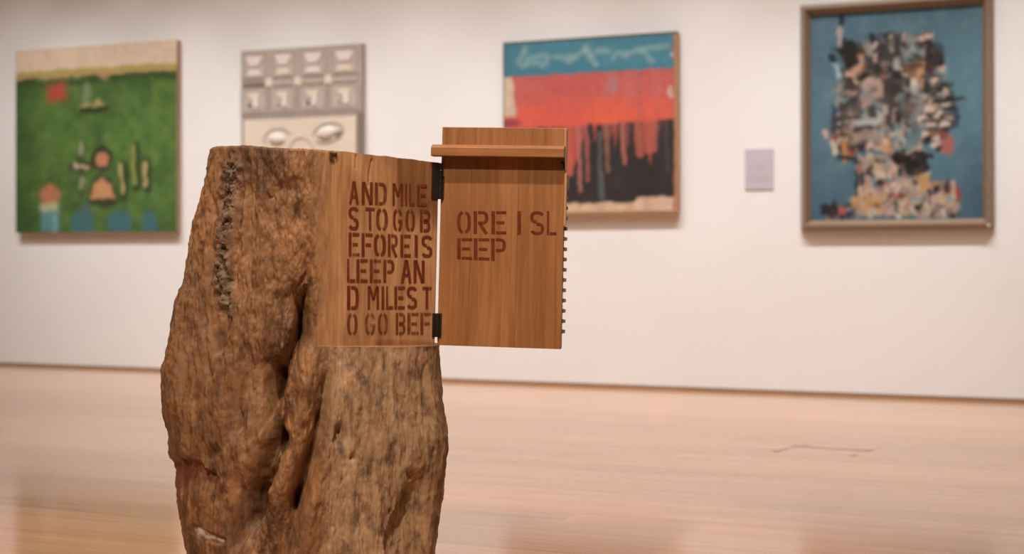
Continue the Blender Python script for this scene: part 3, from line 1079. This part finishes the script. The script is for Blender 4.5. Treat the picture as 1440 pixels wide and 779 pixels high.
cv.lay(np.clip(1 - cv.X * 5, 0, 1) * 0.45, (48, 82, 36))
cv.lay(np.clip((cv.Y - 0.86) * 7, 0, 1) * 0.35, (60, 98, 62))
# dark bushes under the horizon, tan field, cream sky strip
cv.lay(np.clip(1 - np.abs(cv.Y - 0.185 - nz * 0.02) / 0.03, 0, 1) * 0.75, (52, 74, 36))
hz = 0.160 + 0.016 * cv.n(7, 1, 12, 3)
cv.lay((cv.Y < hz) * 1.0, (196, 158, 98))
cv.lay(np.clip(1 - np.abs(cv.X - 0.56) / 0.06, 0, 1) * np.clip((0.205 - np.abs(cv.X - 0.57) * 0.6 - cv.Y) * 60, 0, 1), (196, 150, 100))
cv.lay((cv.Y < 0.138) * 0.9, (186, 172, 76))
cv.lay(np.clip((0.125 + 0.004 * nz - cv.Y) * 120, 0, 1), (233, 205, 172))
cv.lay((cv.Y < 0.05) * 0.5, (238, 208, 178))
DK = (48, 66, 34)
cv.poly([(.20, .19), (.33, .18), (.335, .285), (.215, .30)], (176, 84, 52), 0.9, 0.05)
cv.poly([(.225, .205), (.31, .20), (.31, .265), (.225, .27)], (198, 74, 56), 1, 0.03)
cv.line([(.43, .345), (.50, .352), (.575, .335)], 0.018, DK)
cv.line([(.455, .22), (.455, .275)], 0.026, (122, 142, 104), 0.9)
cv.poly([(.41, .335), (.45, .295), (.50, .33)], (172, 160, 100), 1, 0.02)
cv.poly([(.49, .33), (.53, .285), (.57, .325)], (190, 160, 100), 1, 0.02)
cv.line([(.42, .53), (.42, .80)], 0.02, (66, 82, 48), 0.7)
cv.line([(.37, .645), (.475, .645)], 0.028, (70, 70, 46), 0.8)
cv.line([(.42, .52), (.42, .585)], 0.013, (150, 152, 118))
cv.line([(.38, .635), (.40, .65)], 0.014, (206, 190, 160))
cv.line([(.425, .65), (.465, .65)], 0.012, (212, 170, 140))
cv.line([(.42, .71), (.42, .76)], 0.014, (150, 156, 110))
cv.ell(.545, .61, .066, .068, DK)
cv.ell(.545, .615, .044, .045, (206, 128, 94))
cv.poly([(.455, .85), (.49, .72), (.55, .69), (.615, .73), (.655, .84), (.60, .865)], (58, 62, 38), .95, .03)
cv.poly([(.475, .825), (.50, .735), (.55, .71), (.60, .745), (.63, .825)], (210, 148, 92), 1, .02)
for x, ya, yb, c in ((.67, .645, .79, (196, 170, 106)), (.745, .55, .745, (158, 164, 70)), (.815, .645, .755, (196, 172, 108))):
    cv.line([(x + .012, ya), (x + .012, yb + .02)], 0.028, DK, .85)
    cv.line([(x, ya), (x, yb)], 0.012, c)
cv.ell(.22, .80, .075, .065, (150, 106, 64))
cv.ell(.225, .795, .058, .05, (196, 124, 84))
cv.poly([(.155, .85), (.28, .85), (.285, 1), (.16, 1)], (86, 148, 150), 1, .03)
cv.poly([(.16, .84), (.28, .84), (.275, .885), (.165, .885)], (196, 196, 140), .9, .03)
cv.lay(np.clip(1 - np.abs(cv.X - .25) / .03, 0, 1) * (cv.Y > .9) * .6, (150, 196, 190))
for x, y, rx, ry in ((.43, .96, .07, .085), (.66, .955, .08, .075), (.84, .96, .045, .07)):
    cv.ell(x, y, rx, ry, (62, 116, 128), .9, .4)
cv.ell(.455, .875, .03, .04, (80, 112, 120), .8, .5)
link('canvas', canvas_mesh('canvas', cv, x0, x1, z0, z1, -0.0485, 0.80, 4, 1.6), root, M_CANVAS)

# ---- pale relief of small panels
root, x0, x1, z0, z1 = painting_frame('relief_panel', [(337, 70), (508, 60.5), (508, 329), (337, 330)], 0.055)
tag(root, 'pale grey relief of two rows of small panels, half hidden behind the log', 'artwork')
M_GREY = simple_mat('grey_cast_plaster', (0.47, 0.395, 0.345), 0.75, 0.14, (9, 9, 9))
M_GREY2 = simple_mat('dull_grey_panel', (0.39, 0.325, 0.28), 0.75, 0.14, (9, 9, 9))
M_PALE = simple_mat('chalk_white_relief', (0.72, 0.645, 0.585), 0.7, 0.06, (9, 9, 9))
M_CREAM = simple_mat('cream_panel', (0.69, 0.585, 0.47), 0.7, 0.06, (6, 6, 6))
M_UMBER = simple_mat('dark_umber', (0.22, 0.17, 0.14), 0.75, 0.2, (9, 9, 9))
W, HH = x1 - x0, z1 - z0
box('backing_board', (x0, x1, -0.040, -0.002, z0, z1), M_GREY2, root, 0.002)
def nx(f): return x0 + W * f
def ny(f): return z1 - HH * f
cols = [(0.0, 0.235), (0.245, 0.475), (0.485, 0.725), (0.735, 0.985)]
for ci, (a, b) in enumerate(cols):
    # upper row
    c = box('cell_panel', (nx(a), nx(b), -0.044, -0.036, ny(0.165), ny(0.005)), M_GREY, root, 0.002)
    fa, fb = a + 0.018, b - 0.018
    pts = [(nx(fa), ny(.155)), (nx(fb), ny(.155)), (nx(fb), ny(.018)), (nx(fa), ny(.018))]
    bw = 0.007
    for (q0, q1, r0, r1) in ((fa, fb, .018, .025), (fa, fb, .148, .155)):
        box('cell_rim', (nx(q0), nx(q1), -0.0475, -0.043, ny(r1), ny(r0)), M_GREY2, c, 0.001)
    for q0 in (fa, fb - 0.014):
        box('cell_rim', (nx(q0), nx(q0 + 0.014), -0.047, -0.043, ny(.148), ny(.025)), M_GREY2, c, 0.001)
    m_ = (fa + fb) / 2
    hw = (fb - fa) / 2
    link('cup_relief', prism_mesh('cup_relief', [(nx(m_ - hw * .72), ny(.036)), (nx(m_ - hw * .38), ny(.088)), (nx(m_ + hw * .38), ny(.088)), (nx(m_ + hw * .72), ny(.036))], -0.050, -0.043), c, M_PALE)
    link('foot_relief', prism_mesh('foot_relief', [(nx(m_ - hw * .62), ny(.142)), (nx(m_ + hw * .62), ny(.142)), (nx(m_ + hw * .42), ny(.108)), (nx(m_ - hw * .42), ny(.108))], -0.0485, -0.043), c, M_PALE if ci % 2 == 0 else M_CREAM)
    # lower row
    c = box('cell_panel', (nx(a), nx(b), -0.046, -0.036, ny(0.355), ny(0.205)), M_GREY2, root, 0.002)
    box('inset', (nx(a + .03), nx(b - .03), -0.050, -0.045, ny(.335), ny(.228)), M_GREY, c, 0.001)
    link('cup_relief', prism_mesh('cup_relief', [(nx(m_ - hw * .55), ny(.236)), (nx(m_ - hw * .3), ny(.268)), (nx(m_ + hw * .3), ny(.268)), (nx(m_ + hw * .55), ny(.236))], -0.055, -0.049), c, M_CREAM)
    box('stem_relief', (nx(m_ - hw * .05), nx(m_ + hw * .38), -0.057, -0.049, ny(.315), ny(.262)), M_PALE, c, 0.002)
    bm = bmesh.new()
    bmesh.ops.create_uvsphere(bm, u_segments=14, v_segments=8, radius=1, matrix=Matrix.Translation((nx(m_ - hw * .35), -0.049, ny(.300))) @ Matrix.Diagonal((0.016, 0.009, 0.017, 1)))
    me = bpy.data.meshes.new('knob'); bm.to_mesh(me); bm.free()
    link('knob', me, c, M_UMBER if ci in (0, 2) else M_GREY2)
    box('rail', (nx(a + 0.02), nx(b - 0.035), -0.047, -0.036, ny(.198), ny(.176)), M_UMBER if ci == 0 else M_GREY, root, 0.001)
for a in (0.235, 0.475, 0.725):
    box('spacer_block', (nx(a - 0.025), nx(a + 0.035), -0.049, -0.036, ny(.205), ny(.160)), M_CREAM, root, 0.002)
low = box('lower_panel', (nx(0.03), nx(0.955), -0.048, -0.036, ny(0.985), ny(0.385)), M_CREAM, root, 0.004)
box('side_strip', (nx(0.962), nx(1.0), -0.052, -0.036, ny(1.0), ny(0.365)), M_UMBER, root, 0.001)  # dark strip down the lower right edge
def dome(name, fx, fz, rx, rz, h, ang, mat, parent, y=-0.047):
    bm = bmesh.new()
    bmesh.ops.create_uvsphere(bm, u_segments=28, v_segments=14, radius=1, matrix=Matrix.Translation((nx(fx), y, ny(fz))) @ Matrix.Rotation(ang, 4, 'Y') @ Matrix.Diagonal((rx, h, rz, 1)))
    for f in bm.faces: f.smooth = True
    me = bpy.data.meshes.new(name); bm.to_mesh(me); bm.free()
    return link(name, me, parent, mat)
def arc(name, fx, fz, rx, rz, a0, a1, r, mat, parent, ang=0.0):
    bm = bmesh.new()
    n_, k_ = 26, 8
    rings = []
    for i in range(n_ + 1):
        a = math.radians(a0 + (a1 - a0) * i / n_)
        cx_, cz_ = rx * math.cos(a), rz * math.sin(a)
        tx_, tz_ = -rx * math.sin(a), rz * math.cos(a)
        l = math.hypot(tx_, tz_); nx_, nz_ = tz_ / l, -tx_ / l
        ring = []
        for j in range(k_):
            b = 2 * math.pi * j / k_
            px_, pz_ = cx_ + nx_ * r * math.cos(b), cz_ + nz_ * r * math.cos(b)
            c_, s_ = math.cos(ang), math.sin(ang)
            ring.append(bm.verts.new((nx(fx) + px_ * c_ - pz_ * s_, -0.048 - 0.6 * r * math.sin(b), ny(fz) + px_ * s_ + pz_ * c_)))
        rings.append(ring)
    for i in range(n_):
        for j in range(k_):
            bm.faces.new((rings[i][j], rings[i + 1][j], rings[i + 1][(j + 1) % k_], rings[i][(j + 1) % k_]))
    bmesh.ops.recalc_face_normals(bm, faces=bm.faces)
    me = bpy.data.meshes.new(name); bm.to_mesh(me); bm.free()
    return link(name, me, parent, mat)
dome('eye_relief', .31, .487, .062, .036, .024, 0.1, M_PALE, low)
dome('eye_relief', .715, .465, .066, .040, .026, -0.15, M_PALE, low)
arc('lid_relief', .315, .487, .095, .062, 20, 200, .008, M_GREY2, low, 0.05)
arc('lid_relief', .73, .465, .105, .058, -150, 170, .009, M_GREY2, low, 0.2)
dome('brow_shadow', .815, .472, .028, .020, .012, -0.6, M_UMBER, low)
arc('nose_relief', .51, .56, .085, .085, 5, 175, .008, M_GREY, low)
dome('mouth_relief', .50, .80, .13, .045, .022, 0, M_PALE, low)

# ---- blue, red and black painting
root, x0, x1, z0, z1 = painting_frame('banded_painting', [(707.5, 60.5), (952, 43), (953, 297), (708, 302)], 0.06, -0.003)
tag(root, 'abstract canvas banded blue, red and dripping black, partly behind the open wooden door', 'painting')
box('stretcher', (x0 + 0.006, x1 - 0.006, -0.054, -0.002, z0 + 0.006, z1 - 0.006), M_STRETCH, root, 0.001)
fw = 0.010
box('frame_strip', (x0, x1, -0.060, -0.004, z1 - fw, z1), M_DARKEDGE, root, 0.001)
box('frame_strip', (x0, x1, -0.060, -0.004, z0, z0 + fw), M_WOODEDGE, root, 0.001)
box('frame_strip', (x0, x0 + fw * 0.6, -0.060, -0.004, z0 + fw, z1 - fw), M_DARKEDGE, root, 0.001)
box('frame_strip', (x1 - fw * 0.8, x1, -0.060, -0.004, z0 + fw, z1 - fw), M_WOODEDGE, root, 0.001)
cv = Canvas(250, 260, (52, 46, 46))
nz = cv.n(5, 5, 21); st_ = cv.n(38, 1.6, 22, 3); st2 = cv.n(18, 1.0, 23, 3); fine = cv.n(30, 30, 24)
cv.lay(np.clip(nz + .3, 0, 1) * .5, (66, 52, 50))
cv.lay(np.clip(cv.n(10, 4, 30) * 2 - .4, 0, 1) * .5, (58, 66, 64))
cv.lay(np.clip(nz * 2 - .3, 0, 1) * .4, (80, 60, 52))
# drips: length differs from column to column
leng = .55 + .17 * np.clip(st2 * 1.6 + .2, -0.3, 1) + .16 * np.clip(st_ * 2.0, -0.2, 1) - .10 * np.clip((cv.X - .62) * 3, 0, 1) + .10 * np.clip(1 - np.abs(cv.X - .42) / .12, 0, 1)
dr = np.clip((leng - cv.Y) * 28, 0, 1)
cv.lay(dr * .9, (168, 84, 74))
cv.lay(dr * np.clip(st_ * 3, 0, 1) * .8, (196, 82, 66))
cv.lay(dr * np.clip(-st_ * 3, 0, 1) * .6, (112, 62, 62))
for x, ya, yb, w, c in ((.375, .5, .86, .010, (186, 104, 96)), (.40, .5, .78, .014, (214, 92, 74)), (.455, .5, .88, .012, (190, 110, 104)), (.50, .5, .82, .012, (176, 92, 84)), (.575, .55, .92, .011, (88, 100, 98)), (.59, .78, .93, .010, (86, 98, 96)),
                        (.615, .5, .77, .012, (150, 100, 84)), (.71, .5, .73, .011, (190, 104, 94)), (.80, .5, .68, .024, (186, 92, 74)), (.845, .48, .66, .02, (192, 90, 72)), (.885, .48, .66, .014, (180, 92, 80)), (.955, .52, .78, .012, (84, 92, 96)), (.335, .5, .72, .02, (206, 90, 70))):
    cv.line([(x - .01, ya), (x, yb)], w, c, .9)
cv.lay(((cv.X > .90) & (cv.X < .965)) * np.clip((cv.Y - .465) * 40, 0, 1) * .55, (62, 50, 58))
cv.lay(((cv.X > .735) & (cv.X < .765)) * np.clip((cv.Y - .475) * 40, 0, 1) * np.clip((.6 - cv.Y) * 9, 0, 1) * .8, (62, 52, 62))
# red field
red = np.clip((.505 + .012 * st_ + .02 * (.5 - cv.X) - cv.Y) * 60, 0, 1)
cv.lay(red, (216, 96, 88))
cv.lay(red * np.clip(st2 * 2 + .2, 0, 1) * .55, (200, 106, 100))
cv.lay(red * np.clip(.5 - st2 * 2, 0, 1) * .5, (204, 84, 76))
cv.lay(red * np.clip((cv.Y - .31 + .06 * nz) * 9, 0, 1) * .9, (236, 92, 72))
cv.lay(red * np.clip(1 - np.abs(cv.X - .62) / .17, 0, 1) * np.clip((cv.Y - .32) * 12, 0, 1) * .8, (240, 98, 66))
cv.lay(red * np.clip((.30 - cv.Y) * 8, 0, 1) * .35, (190, 100, 100))
cv.ell(.645, .275, .04, .05, (184, 122, 130), .8, .6)
cv.lay(red * np.clip(1 - np.abs(cv.X - .8) / .02, 0, 1) * .5, (176, 98, 88))
# left bare patch
lp = np.clip((.072 + .03 * cv.n(2, 9, 33) - cv.X) * 60, 0, 1) * np.clip((.445 - cv.Y) * 40, 0, 1)
cv.lay(lp, (214, 186, 162))
cv.lay(lp * np.clip(cv.n(14, 10, 34) * 2, 0, 1) * .6, (226, 202, 168))
cv.ell(.04, .47, .06, .022, (160, 64, 74), .9, .5)
cv.ell(.05, .52, .05, .015, (226, 140, 126), .8, .5)
# blue band with pale scribble
bl = np.clip((.200 + .006 * fine - cv.Y) * 90, 0, 1)
cv.lay(bl, (66, 134, 158))
cv.lay(bl * np.clip(nz * 2 + .2, 0, 1) * .4, (82, 148, 164))
cv.lay(bl * np.clip(.5 - cv.X * 3, 0, 1) * .7, (66, 112, 122))
cv.lay(bl * np.clip((cv.Y - .15) * 16, 0, 1) * .5, (54, 122, 158))
SC = (160, 188, 186)
for pts, w in (([(.13, .05), (.09, .10), (.11, .14), (.145, .13), (.14, .10), (.18, .09), (.23, .08), (.27, .09), (.25, .13), (.23, .145), (.21, .12), (.17, .115)], .012), ([(.31, .095), (.36, .10), (.40, .125), (.43, .11), (.40, .09), (.37, .10)], .012), ([(.38, .12), (.44, .09), (.49, .06), (.51, .09), (.53, .13), (.55, .15)], .012), ([(.49, .05), (.52, .10)], .016),
               ([(.65, .125), (.67, .09), (.71, .095), (.73, .12), (.70, .11)], .010), ([(.72, .10), (.79, .085), (.83, .10), (.85, .14), (.87, .15)], .010), ([(.78, .08), (.86, .075), (.96, .07)], .012), ([(.12, .06), (.13, .02)], .007), ([(.56, .07), (.62, .075)], .014)):
    cv.line(pts, w * 1.9, (112, 158, 168), .55)
    cv.line(pts, w * .9, SC, .45)
# ragged bare edge at the foot and small flecks at the right
ed = .945 + .010 * cv.n(24, 2, 41, 3) - .028 * np.clip((cv.X - .76) * 40, 0, 1)
cv.lay(np.clip((cv.Y - ed) * 80, 0, 1), (222, 188, 160))
cv.lay(np.clip((cv.Y - ed) * 80, 0, 1) * np.clip(cv.n(30, 3, 42) * 2, 0, 1) * .6, (196, 150, 122))
cv.ell(.975, .33, .02, .035, (214, 178, 176), .9, .5)
cv.ell(.985, .12, .012, .016, (196, 196, 200), .9, .5)
cv.lay((cv.X > .985) * .8, (190, 120, 80))
link('canvas', canvas_mesh('canvas', cv, x0 + fw * .5, x1 - fw * .7, z0 + fw, z1 - fw, -0.0560, 0.86, 2, 0.9), root, M_CANVAS)

# ---- framed head on blue
root, x0, x1, z0, z1 = painting_frame('framed_painting', [(1123, 6), (1396, -14), (1399, 322), (1125, 325)], 0.065, -0.003)
tag(root, 'blue painting of a patchwork head and shoulders in a moulded brown frame', 'painting')
M_FRAME = simple_mat('bronze_brown_frame', (0.25, 0.175, 0.118), 0.38, 0.12, (12, 12, 12))
M_GLINT = simple_mat('cream_glint', (0.74, 0.60, 0.48), 0.5, 0.06, (12, 12, 12))
fw = 0.056
# moulding profile: (distance from outer edge, height off wall)
PROF = [(0.0, 0.004), (0.0, 0.020), (0.003, 0.024), (0.025, 0.064), (0.031, 0.064), (fw - 0.002, 0.026), (fw, 0.022), (fw, 0.004)]
def moulding(name, side, prof, mat, parent):
    def corner(i, d):
        return ((x0 + d, z1 - d), (x1 - d, z1 - d), (x1 - d, z0 + d), (x0 + d, z0 + d))[i % 4]
    n_ = len(prof)
    vv = []
    for e in (side, side + 1):
        for d, h_ in prof:
            c_ = corner(e, d)
            vv.append((c_[0], -h_, c_[1]))
    ff = [tuple(range(n_)), tuple(range(2 * n_ - 1, n_ - 1, -1))] + [(i, i + n_, (i + 1) % n_ + n_, (i + 1) % n_) for i in range(n_)]
    me = mesh_py(name, vv, ff)
    bm = bmesh.new(); bm.from_mesh(me); bmesh.ops.recalc_face_normals(bm, faces=bm.faces); bm.to_mesh(me); bm.free()
    return link(name, me, parent, mat)
for sd_ in range(4):
    moulding('frame_rail', sd_, PROF, M_FRAME, root)
box('corner_pin_glint', (x1 - 0.032, x1 - 0.018, -0.069, -0.058, z0 + 0.012, z0 + 0.026), M_GLINT, root, 0.002)  # cream block at the corner, its pale colour stands in for a glint
box('stretcher', (x0 + fw * .9, x1 - fw * .9, -0.016, -0.004, z0 + fw * .9, z1 - fw * .9), M_STRETCH, root)
cv = Canvas(250, 300, (72, 118, 140))
nz = cv.n(4, 4, 51); n2 = cv.n(14, 14, 52); n3 = cv.n(9, 20, 53)
cv.lay(np.clip(nz * 1.6 + .3, 0, 1) * .6, (84, 136, 156))
cv.lay(np.clip(n2 * 1.6, 0, 1) * .45, (66, 108, 132))
cv.lay(np.clip(n3 * 1.8 - .2, 0, 1) * .5, (98, 140, 150))
cv.lay(np.clip(1 - cv.X * 6, 0, 1) * .35, (86, 118, 150))
cv.lay(np.clip((cv.Y - .6) * 3, 0, 1) * .45, (56, 96, 118))
cv.lay(np.clip((cv.X - .85) * 6, 0, 1) * np.clip((cv.Y - .6) * 4, 0, 1) * .5, (58, 78, 98))
cv.lay(np.clip(1 - np.hypot(cv.X - .95, (cv.Y - .3)) / .3, 0, 1) * .5, (92, 150, 162))
PAL_D = [(30, 28, 28), (44, 38, 36), (58, 46, 42), (36, 34, 40), (70, 56, 50), (24, 26, 26)]
PAL_L = [(214, 186, 164), (196, 160, 138), (228, 204, 186), (180, 150, 130), (206, 164, 126), (150, 128, 116)]
PAL_O = [(206, 130, 70), (186, 100, 60), (214, 150, 92), (170, 72, 54), (190, 60, 52)]
PAL_B = [(108, 134, 140), (128, 150, 154), (92, 118, 132), (146, 160, 160)]
rr = random.Random(3)
def inside(pts, x, y):
    c = False
    for i in range(len(pts)):
        (ax, ay), (bx, by) = pts[i - 1], pts[i]
        if (ay > y) != (by > y) and x < (bx - ax) * (y - ay) / (by - ay) + ax:
            c = not c
    return c
def fill(pts, nd, weights, size=(.012, .03), vert=.5, base=None, al=.93):
    if base:
        cv.poly(pts, base, .9, .02)
    xs = [p_[0] for p_ in pts]; ys = [p_[1] for p_ in pts]
    k_ = 0
    while k_ < nd:
        x, y = rr.uniform(min(xs), max(xs)), rr.uniform(min(ys), max(ys))
        if not inside(pts, x, y):
            continue
        k_ += 1
        pal = rr.choices([PAL_D, PAL_L, PAL_O, PAL_B], weights)[0]
        c_ = rr.choice(pal)
        l_ = rr.uniform(*size); s_ = l_ * rr.uniform(.3, .6)
        a_ = (math.pi / 2 if rr.random() < vert else 0) + rr.gauss(0, .25)
        cv.dab(x, y, l_, s_, a_, [q + rr.uniform(-10, 10) for q in c_], al)
# skull
HEAD = [(.20, .17), (.28, .14), (.40, .12), (.50, .11), (.68, .13), (.76, .22), (.80, .34), (.83, .44), (.84, .55), (.80, .63), (.62, .64), (.45, .66), (.27, .67), (.16, .62), (.10, .55), (.16, .47), (.16, .36), (.22, .28)]
fill(HEAD, 300, (5, 2.2, .7, 1.6), (.015, .035), .5, (64, 54, 50))
fill([(.60, .36), (.82, .36), (.82, .62), (.58, .62), (.66, .5)], 90, (5, 4, .9, .6), (.012, .024), .45)
fill([(.10, .54), (.30, .56), (.30, .68), (.20, .68), (.13, .62)], 46, (3, 3, 2.2, .1), (.014, .03), .75)
fill([(.62, .12), (.76, .22), (.80, .36), (.68, .30), (.64, .20)], 50, (8, 2, .4, .8), (.014, .03), .5)
# broad passages of the face
cv.poly([(.17, .51), (.30, .42), (.36, .32), (.46, .31), (.47, .43), (.44, .53), (.28, .56)], (168, 148, 134), .95, .03)
cv.poly([(.30, .42), (.37, .33), (.46, .32), (.45, .41)], (186, 150, 134), .8, .03)
cv.poly([(.22, .55), (.40, .44), (.46, .47), (.44, .54), (.33, .57)], (176, 182, 176), .95, .03)
for q in range(9):
    x = .2 + .02 * q
    cv.line([(x, .53 - .008 * q), (x + .12, .47 - .008 * q)], .008, rr.choice([(130, 112, 98), (204, 190, 174), (156, 150, 142)]), .6)
cv.poly([(.20, .57), (.44, .55), (.42, .64), (.27, .64)], (160, 136, 118), .9, .03)
cv.line([(.20, .565), (.46, .56)], .012, (46, 38, 36), .8)
cv.poly([(.40, .57), (.52, .55), (.74, .56), (.66, .63), (.56, .71), (.50, .64)], (104, 134, 140), .92, .03)
cv.line([(.46, .60), (.58, .57)], .012, (166, 150, 130), .8)
cv.line([(.52, .62), (.70, .58)], .010, (84, 120, 132), .8)
cv.poly([(.55, .20), (.62, .18), (.68, .20), (.69, .25), (.56, .25)], (140, 158, 164), .95, .03)
cv.poly([(.50, .23), (.54, .23), (.54, .29), (.50, .29)], (176, 178, 178), .9, .02)
cv.poly([(.58, .27), (.68, .25), (.68, .36), (.61, .37)], (204, 138, 92), .95, .03)
cv.line([(.56, .28), (.66, .27)], .012, (170, 80, 40), .9)
cv.line([(.615, .34), (.615, .39)], .012, (214, 208, 190), .9)
cv.poly([(.44, .34), (.52, .36), (.55, .46), (.50, .54), (.44, .52)], (70, 58, 54), .9, .03)
cv.poly([(.55, .42), (.65, .43), (.66, .52), (.58, .54)], (130, 116, 108), .85, .03)
cv.poly([(.24, .22), (.31, .21), (.33, .28), (.24, .32)], (206, 124, 74), .95, .03)
cv.line([(.25, .30), (.29, .34)], .012, (222, 180, 130), .9)
cv.poly([(.53, .125), (.72, .12), (.72, .155), (.55, .165)], (214, 178, 160), .95, .015)
cv.line([(.56, .135), (.71, .125)], .006, (70, 50, 44), .8)
cv.line([(.56, .175), (.71, .175)], .012, (40, 32, 30), .9)
cv.line([(.49, .13), (.49, .19)], .014, (206, 170, 150), .9)
fill(HEAD, 150, (4, 2.2, .35, 2.6), (.018, .05), .45, None, .5)
fill([(.56, .14), (.78, .24), (.82, .45), (.66, .40), (.60, .26)], 40, (9, 2.5, .5, 1), (.012, .03), .5, None, .8)
# tufts and stray marks standing off the head
cv.line([(.185, .025), (.185, .05)], .016, (34, 44, 56))
cv.line([(.18, .07), (.17, .15)], .014, (186, 168, 160))
cv.poly([(.14, .175), (.19, .16), (.20, .12), (.26, .16), (.29, .24), (.22, .29), (.20, .22)], (30, 30, 30), 1, .02)
cv.line([(.125, .215), (.135, .225)], .02, (32, 40, 56))
cv.line([(.15, .25), (.17, .31)], .014, (150, 184, 200))
cv.line([(.17, .34), (.16, .44)], .010, (170, 140, 130))
cv.line([(.13, .46), (.14, .57)], .014, (54, 60, 82))
cv.line([(.76, .445), (.88, .435)], .010, (34, 40, 42))
cv.line([(.85, .48), (.86, .56)], .018, (50, 66, 90))
cv.line([(.08, .575), (.10, .60)], .014, (214, 170, 160))
cv.line([(.20, .62), (.21, .72)], .016, (206, 132, 60), .95)
cv.line([(.13, .62), (.14, .68)], .014, (222, 196, 160), .95)
cv.line([(.17, .70), (.25, .70)], .014, (46, 34, 34), .9)
cv.line([(.35, .64), (.44, .67)], .014, (214, 168, 150), .9)
cv.poly([(.42, .65), (.47, .61), (.50, .67), (.46, .71)], (214, 144, 96), .9, .02)
cv.poly([(.58, .68), (.66, .63), (.68, .69), (.62, .72)], (222, 164, 136), .9, .02)
cv.poly([(.76, .63), (.84, .62), (.84, .70), (.77, .70)], (192, 92, 76), .9, .02)
for x, y in ((.68, .60), (.72, .56), (.76, .50), (.80, .46), (.70, .48), (.74, .65), (.66, .52), (.79, .56)):
    cv.dab(x, y, .026, .014, rr.uniform(-.5, .5), (216, 196, 170))
    cv.dab(x + .02, y + .022, .022, .008, rr.uniform(-.5, .5), (36, 34, 34))
# neck, shoulders
fill([(.28, .69), (.66, .69), (.68, .82), (.86, .84), (.86, .985), (.28, .985), (.24, .92), (.27, .85)], 330, (1.5, 5.5, 1.0, .9), (.012, .036), .8, (178, 148, 126), .75)
fill([(.46, .69), (.69, .69), (.68, .75), (.60, .80), (.55, .74)], 60, (9, .5, .2, .2), (.014, .03), .4, (34, 30, 30))
cv.poly([(.63, .78), (.70, .79), (.70, .86), (.64, .86)], (206, 146, 74), .95, .02)
cv.poly([(.29, .88), (.42, .88), (.42, .93), (.29, .96)], (206, 150, 86), .8, .03)
cv.line([(.275, .77), (.275, .88)], .010, (40, 48, 52))
for x, y in ((.42, .83), (.63, .95), (.70, .87), (.74, .86), (.80, .86)):
    cv.dab(x, y, .022, .016, rr.uniform(0, 3), (40, 34, 34))
cv.line([(.86, .86), (.86, .90)], .012, (170, 56, 52))
fill([(.06, .93), (.28, .90), (.28, .985), (.06, .99)], 26, (5, 1, 2, 1), (.014, .03), .5)
cv.dab(.10, .955, .03, .03, 0, (36, 40, 50))
cv.dab(.18, .95, .025, .03, 0, (200, 84, 70))
link('canvas', canvas_mesh('canvas', cv, x0 + fw, x1 - fw, z0 + fw, z1 - fw, -0.0185, 0.74, 5, 2.6), root, M_CANVAS)

# ---- wall label
root, x0, x1, z0, z1 = painting_frame('wall_label', [(1048, 210), (1088, 208.5), (1087, 266), (1047, 267)], 0.008)
tag(root, 'small pale lilac label card on the wall left of the framed painting', 'label')
M_CARD = simple_mat('lilac_card', (0.52, 0.48, 0.535), 0.6, 0.03)
M_PRINT = simple_mat('grey_print', (0.46, 0.40, 0.42), 0.7, 0.1)
box('card', (x0, x1, -0.008, -0.0005, z0, z1), M_CARD, root, 0.0006)
vv, ff = [], []
for y, wd in ((.42, .55), (.47, .7), (.52, .5), (.66, .72), (.71, .7), (.76, .72), (.81, .6)):
    b0 = len(vv)
    zc = z1 - (z1 - z0) * y
    xa, xb = x0 + (x1 - x0) * .12, x0 + (x1 - x0) * (.12 + wd)
    vv += [(xa, -0.0083, zc - .002), (xb, -0.0083, zc - .002), (xb, -0.0083, zc + .002), (xa, -0.0083, zc + .002)]
    ff.append((b0, b0 + 1, b0 + 2, b0 + 3))
link('printed_lines', mesh_py('printed_lines', vv, ff), root, M_PRINT)
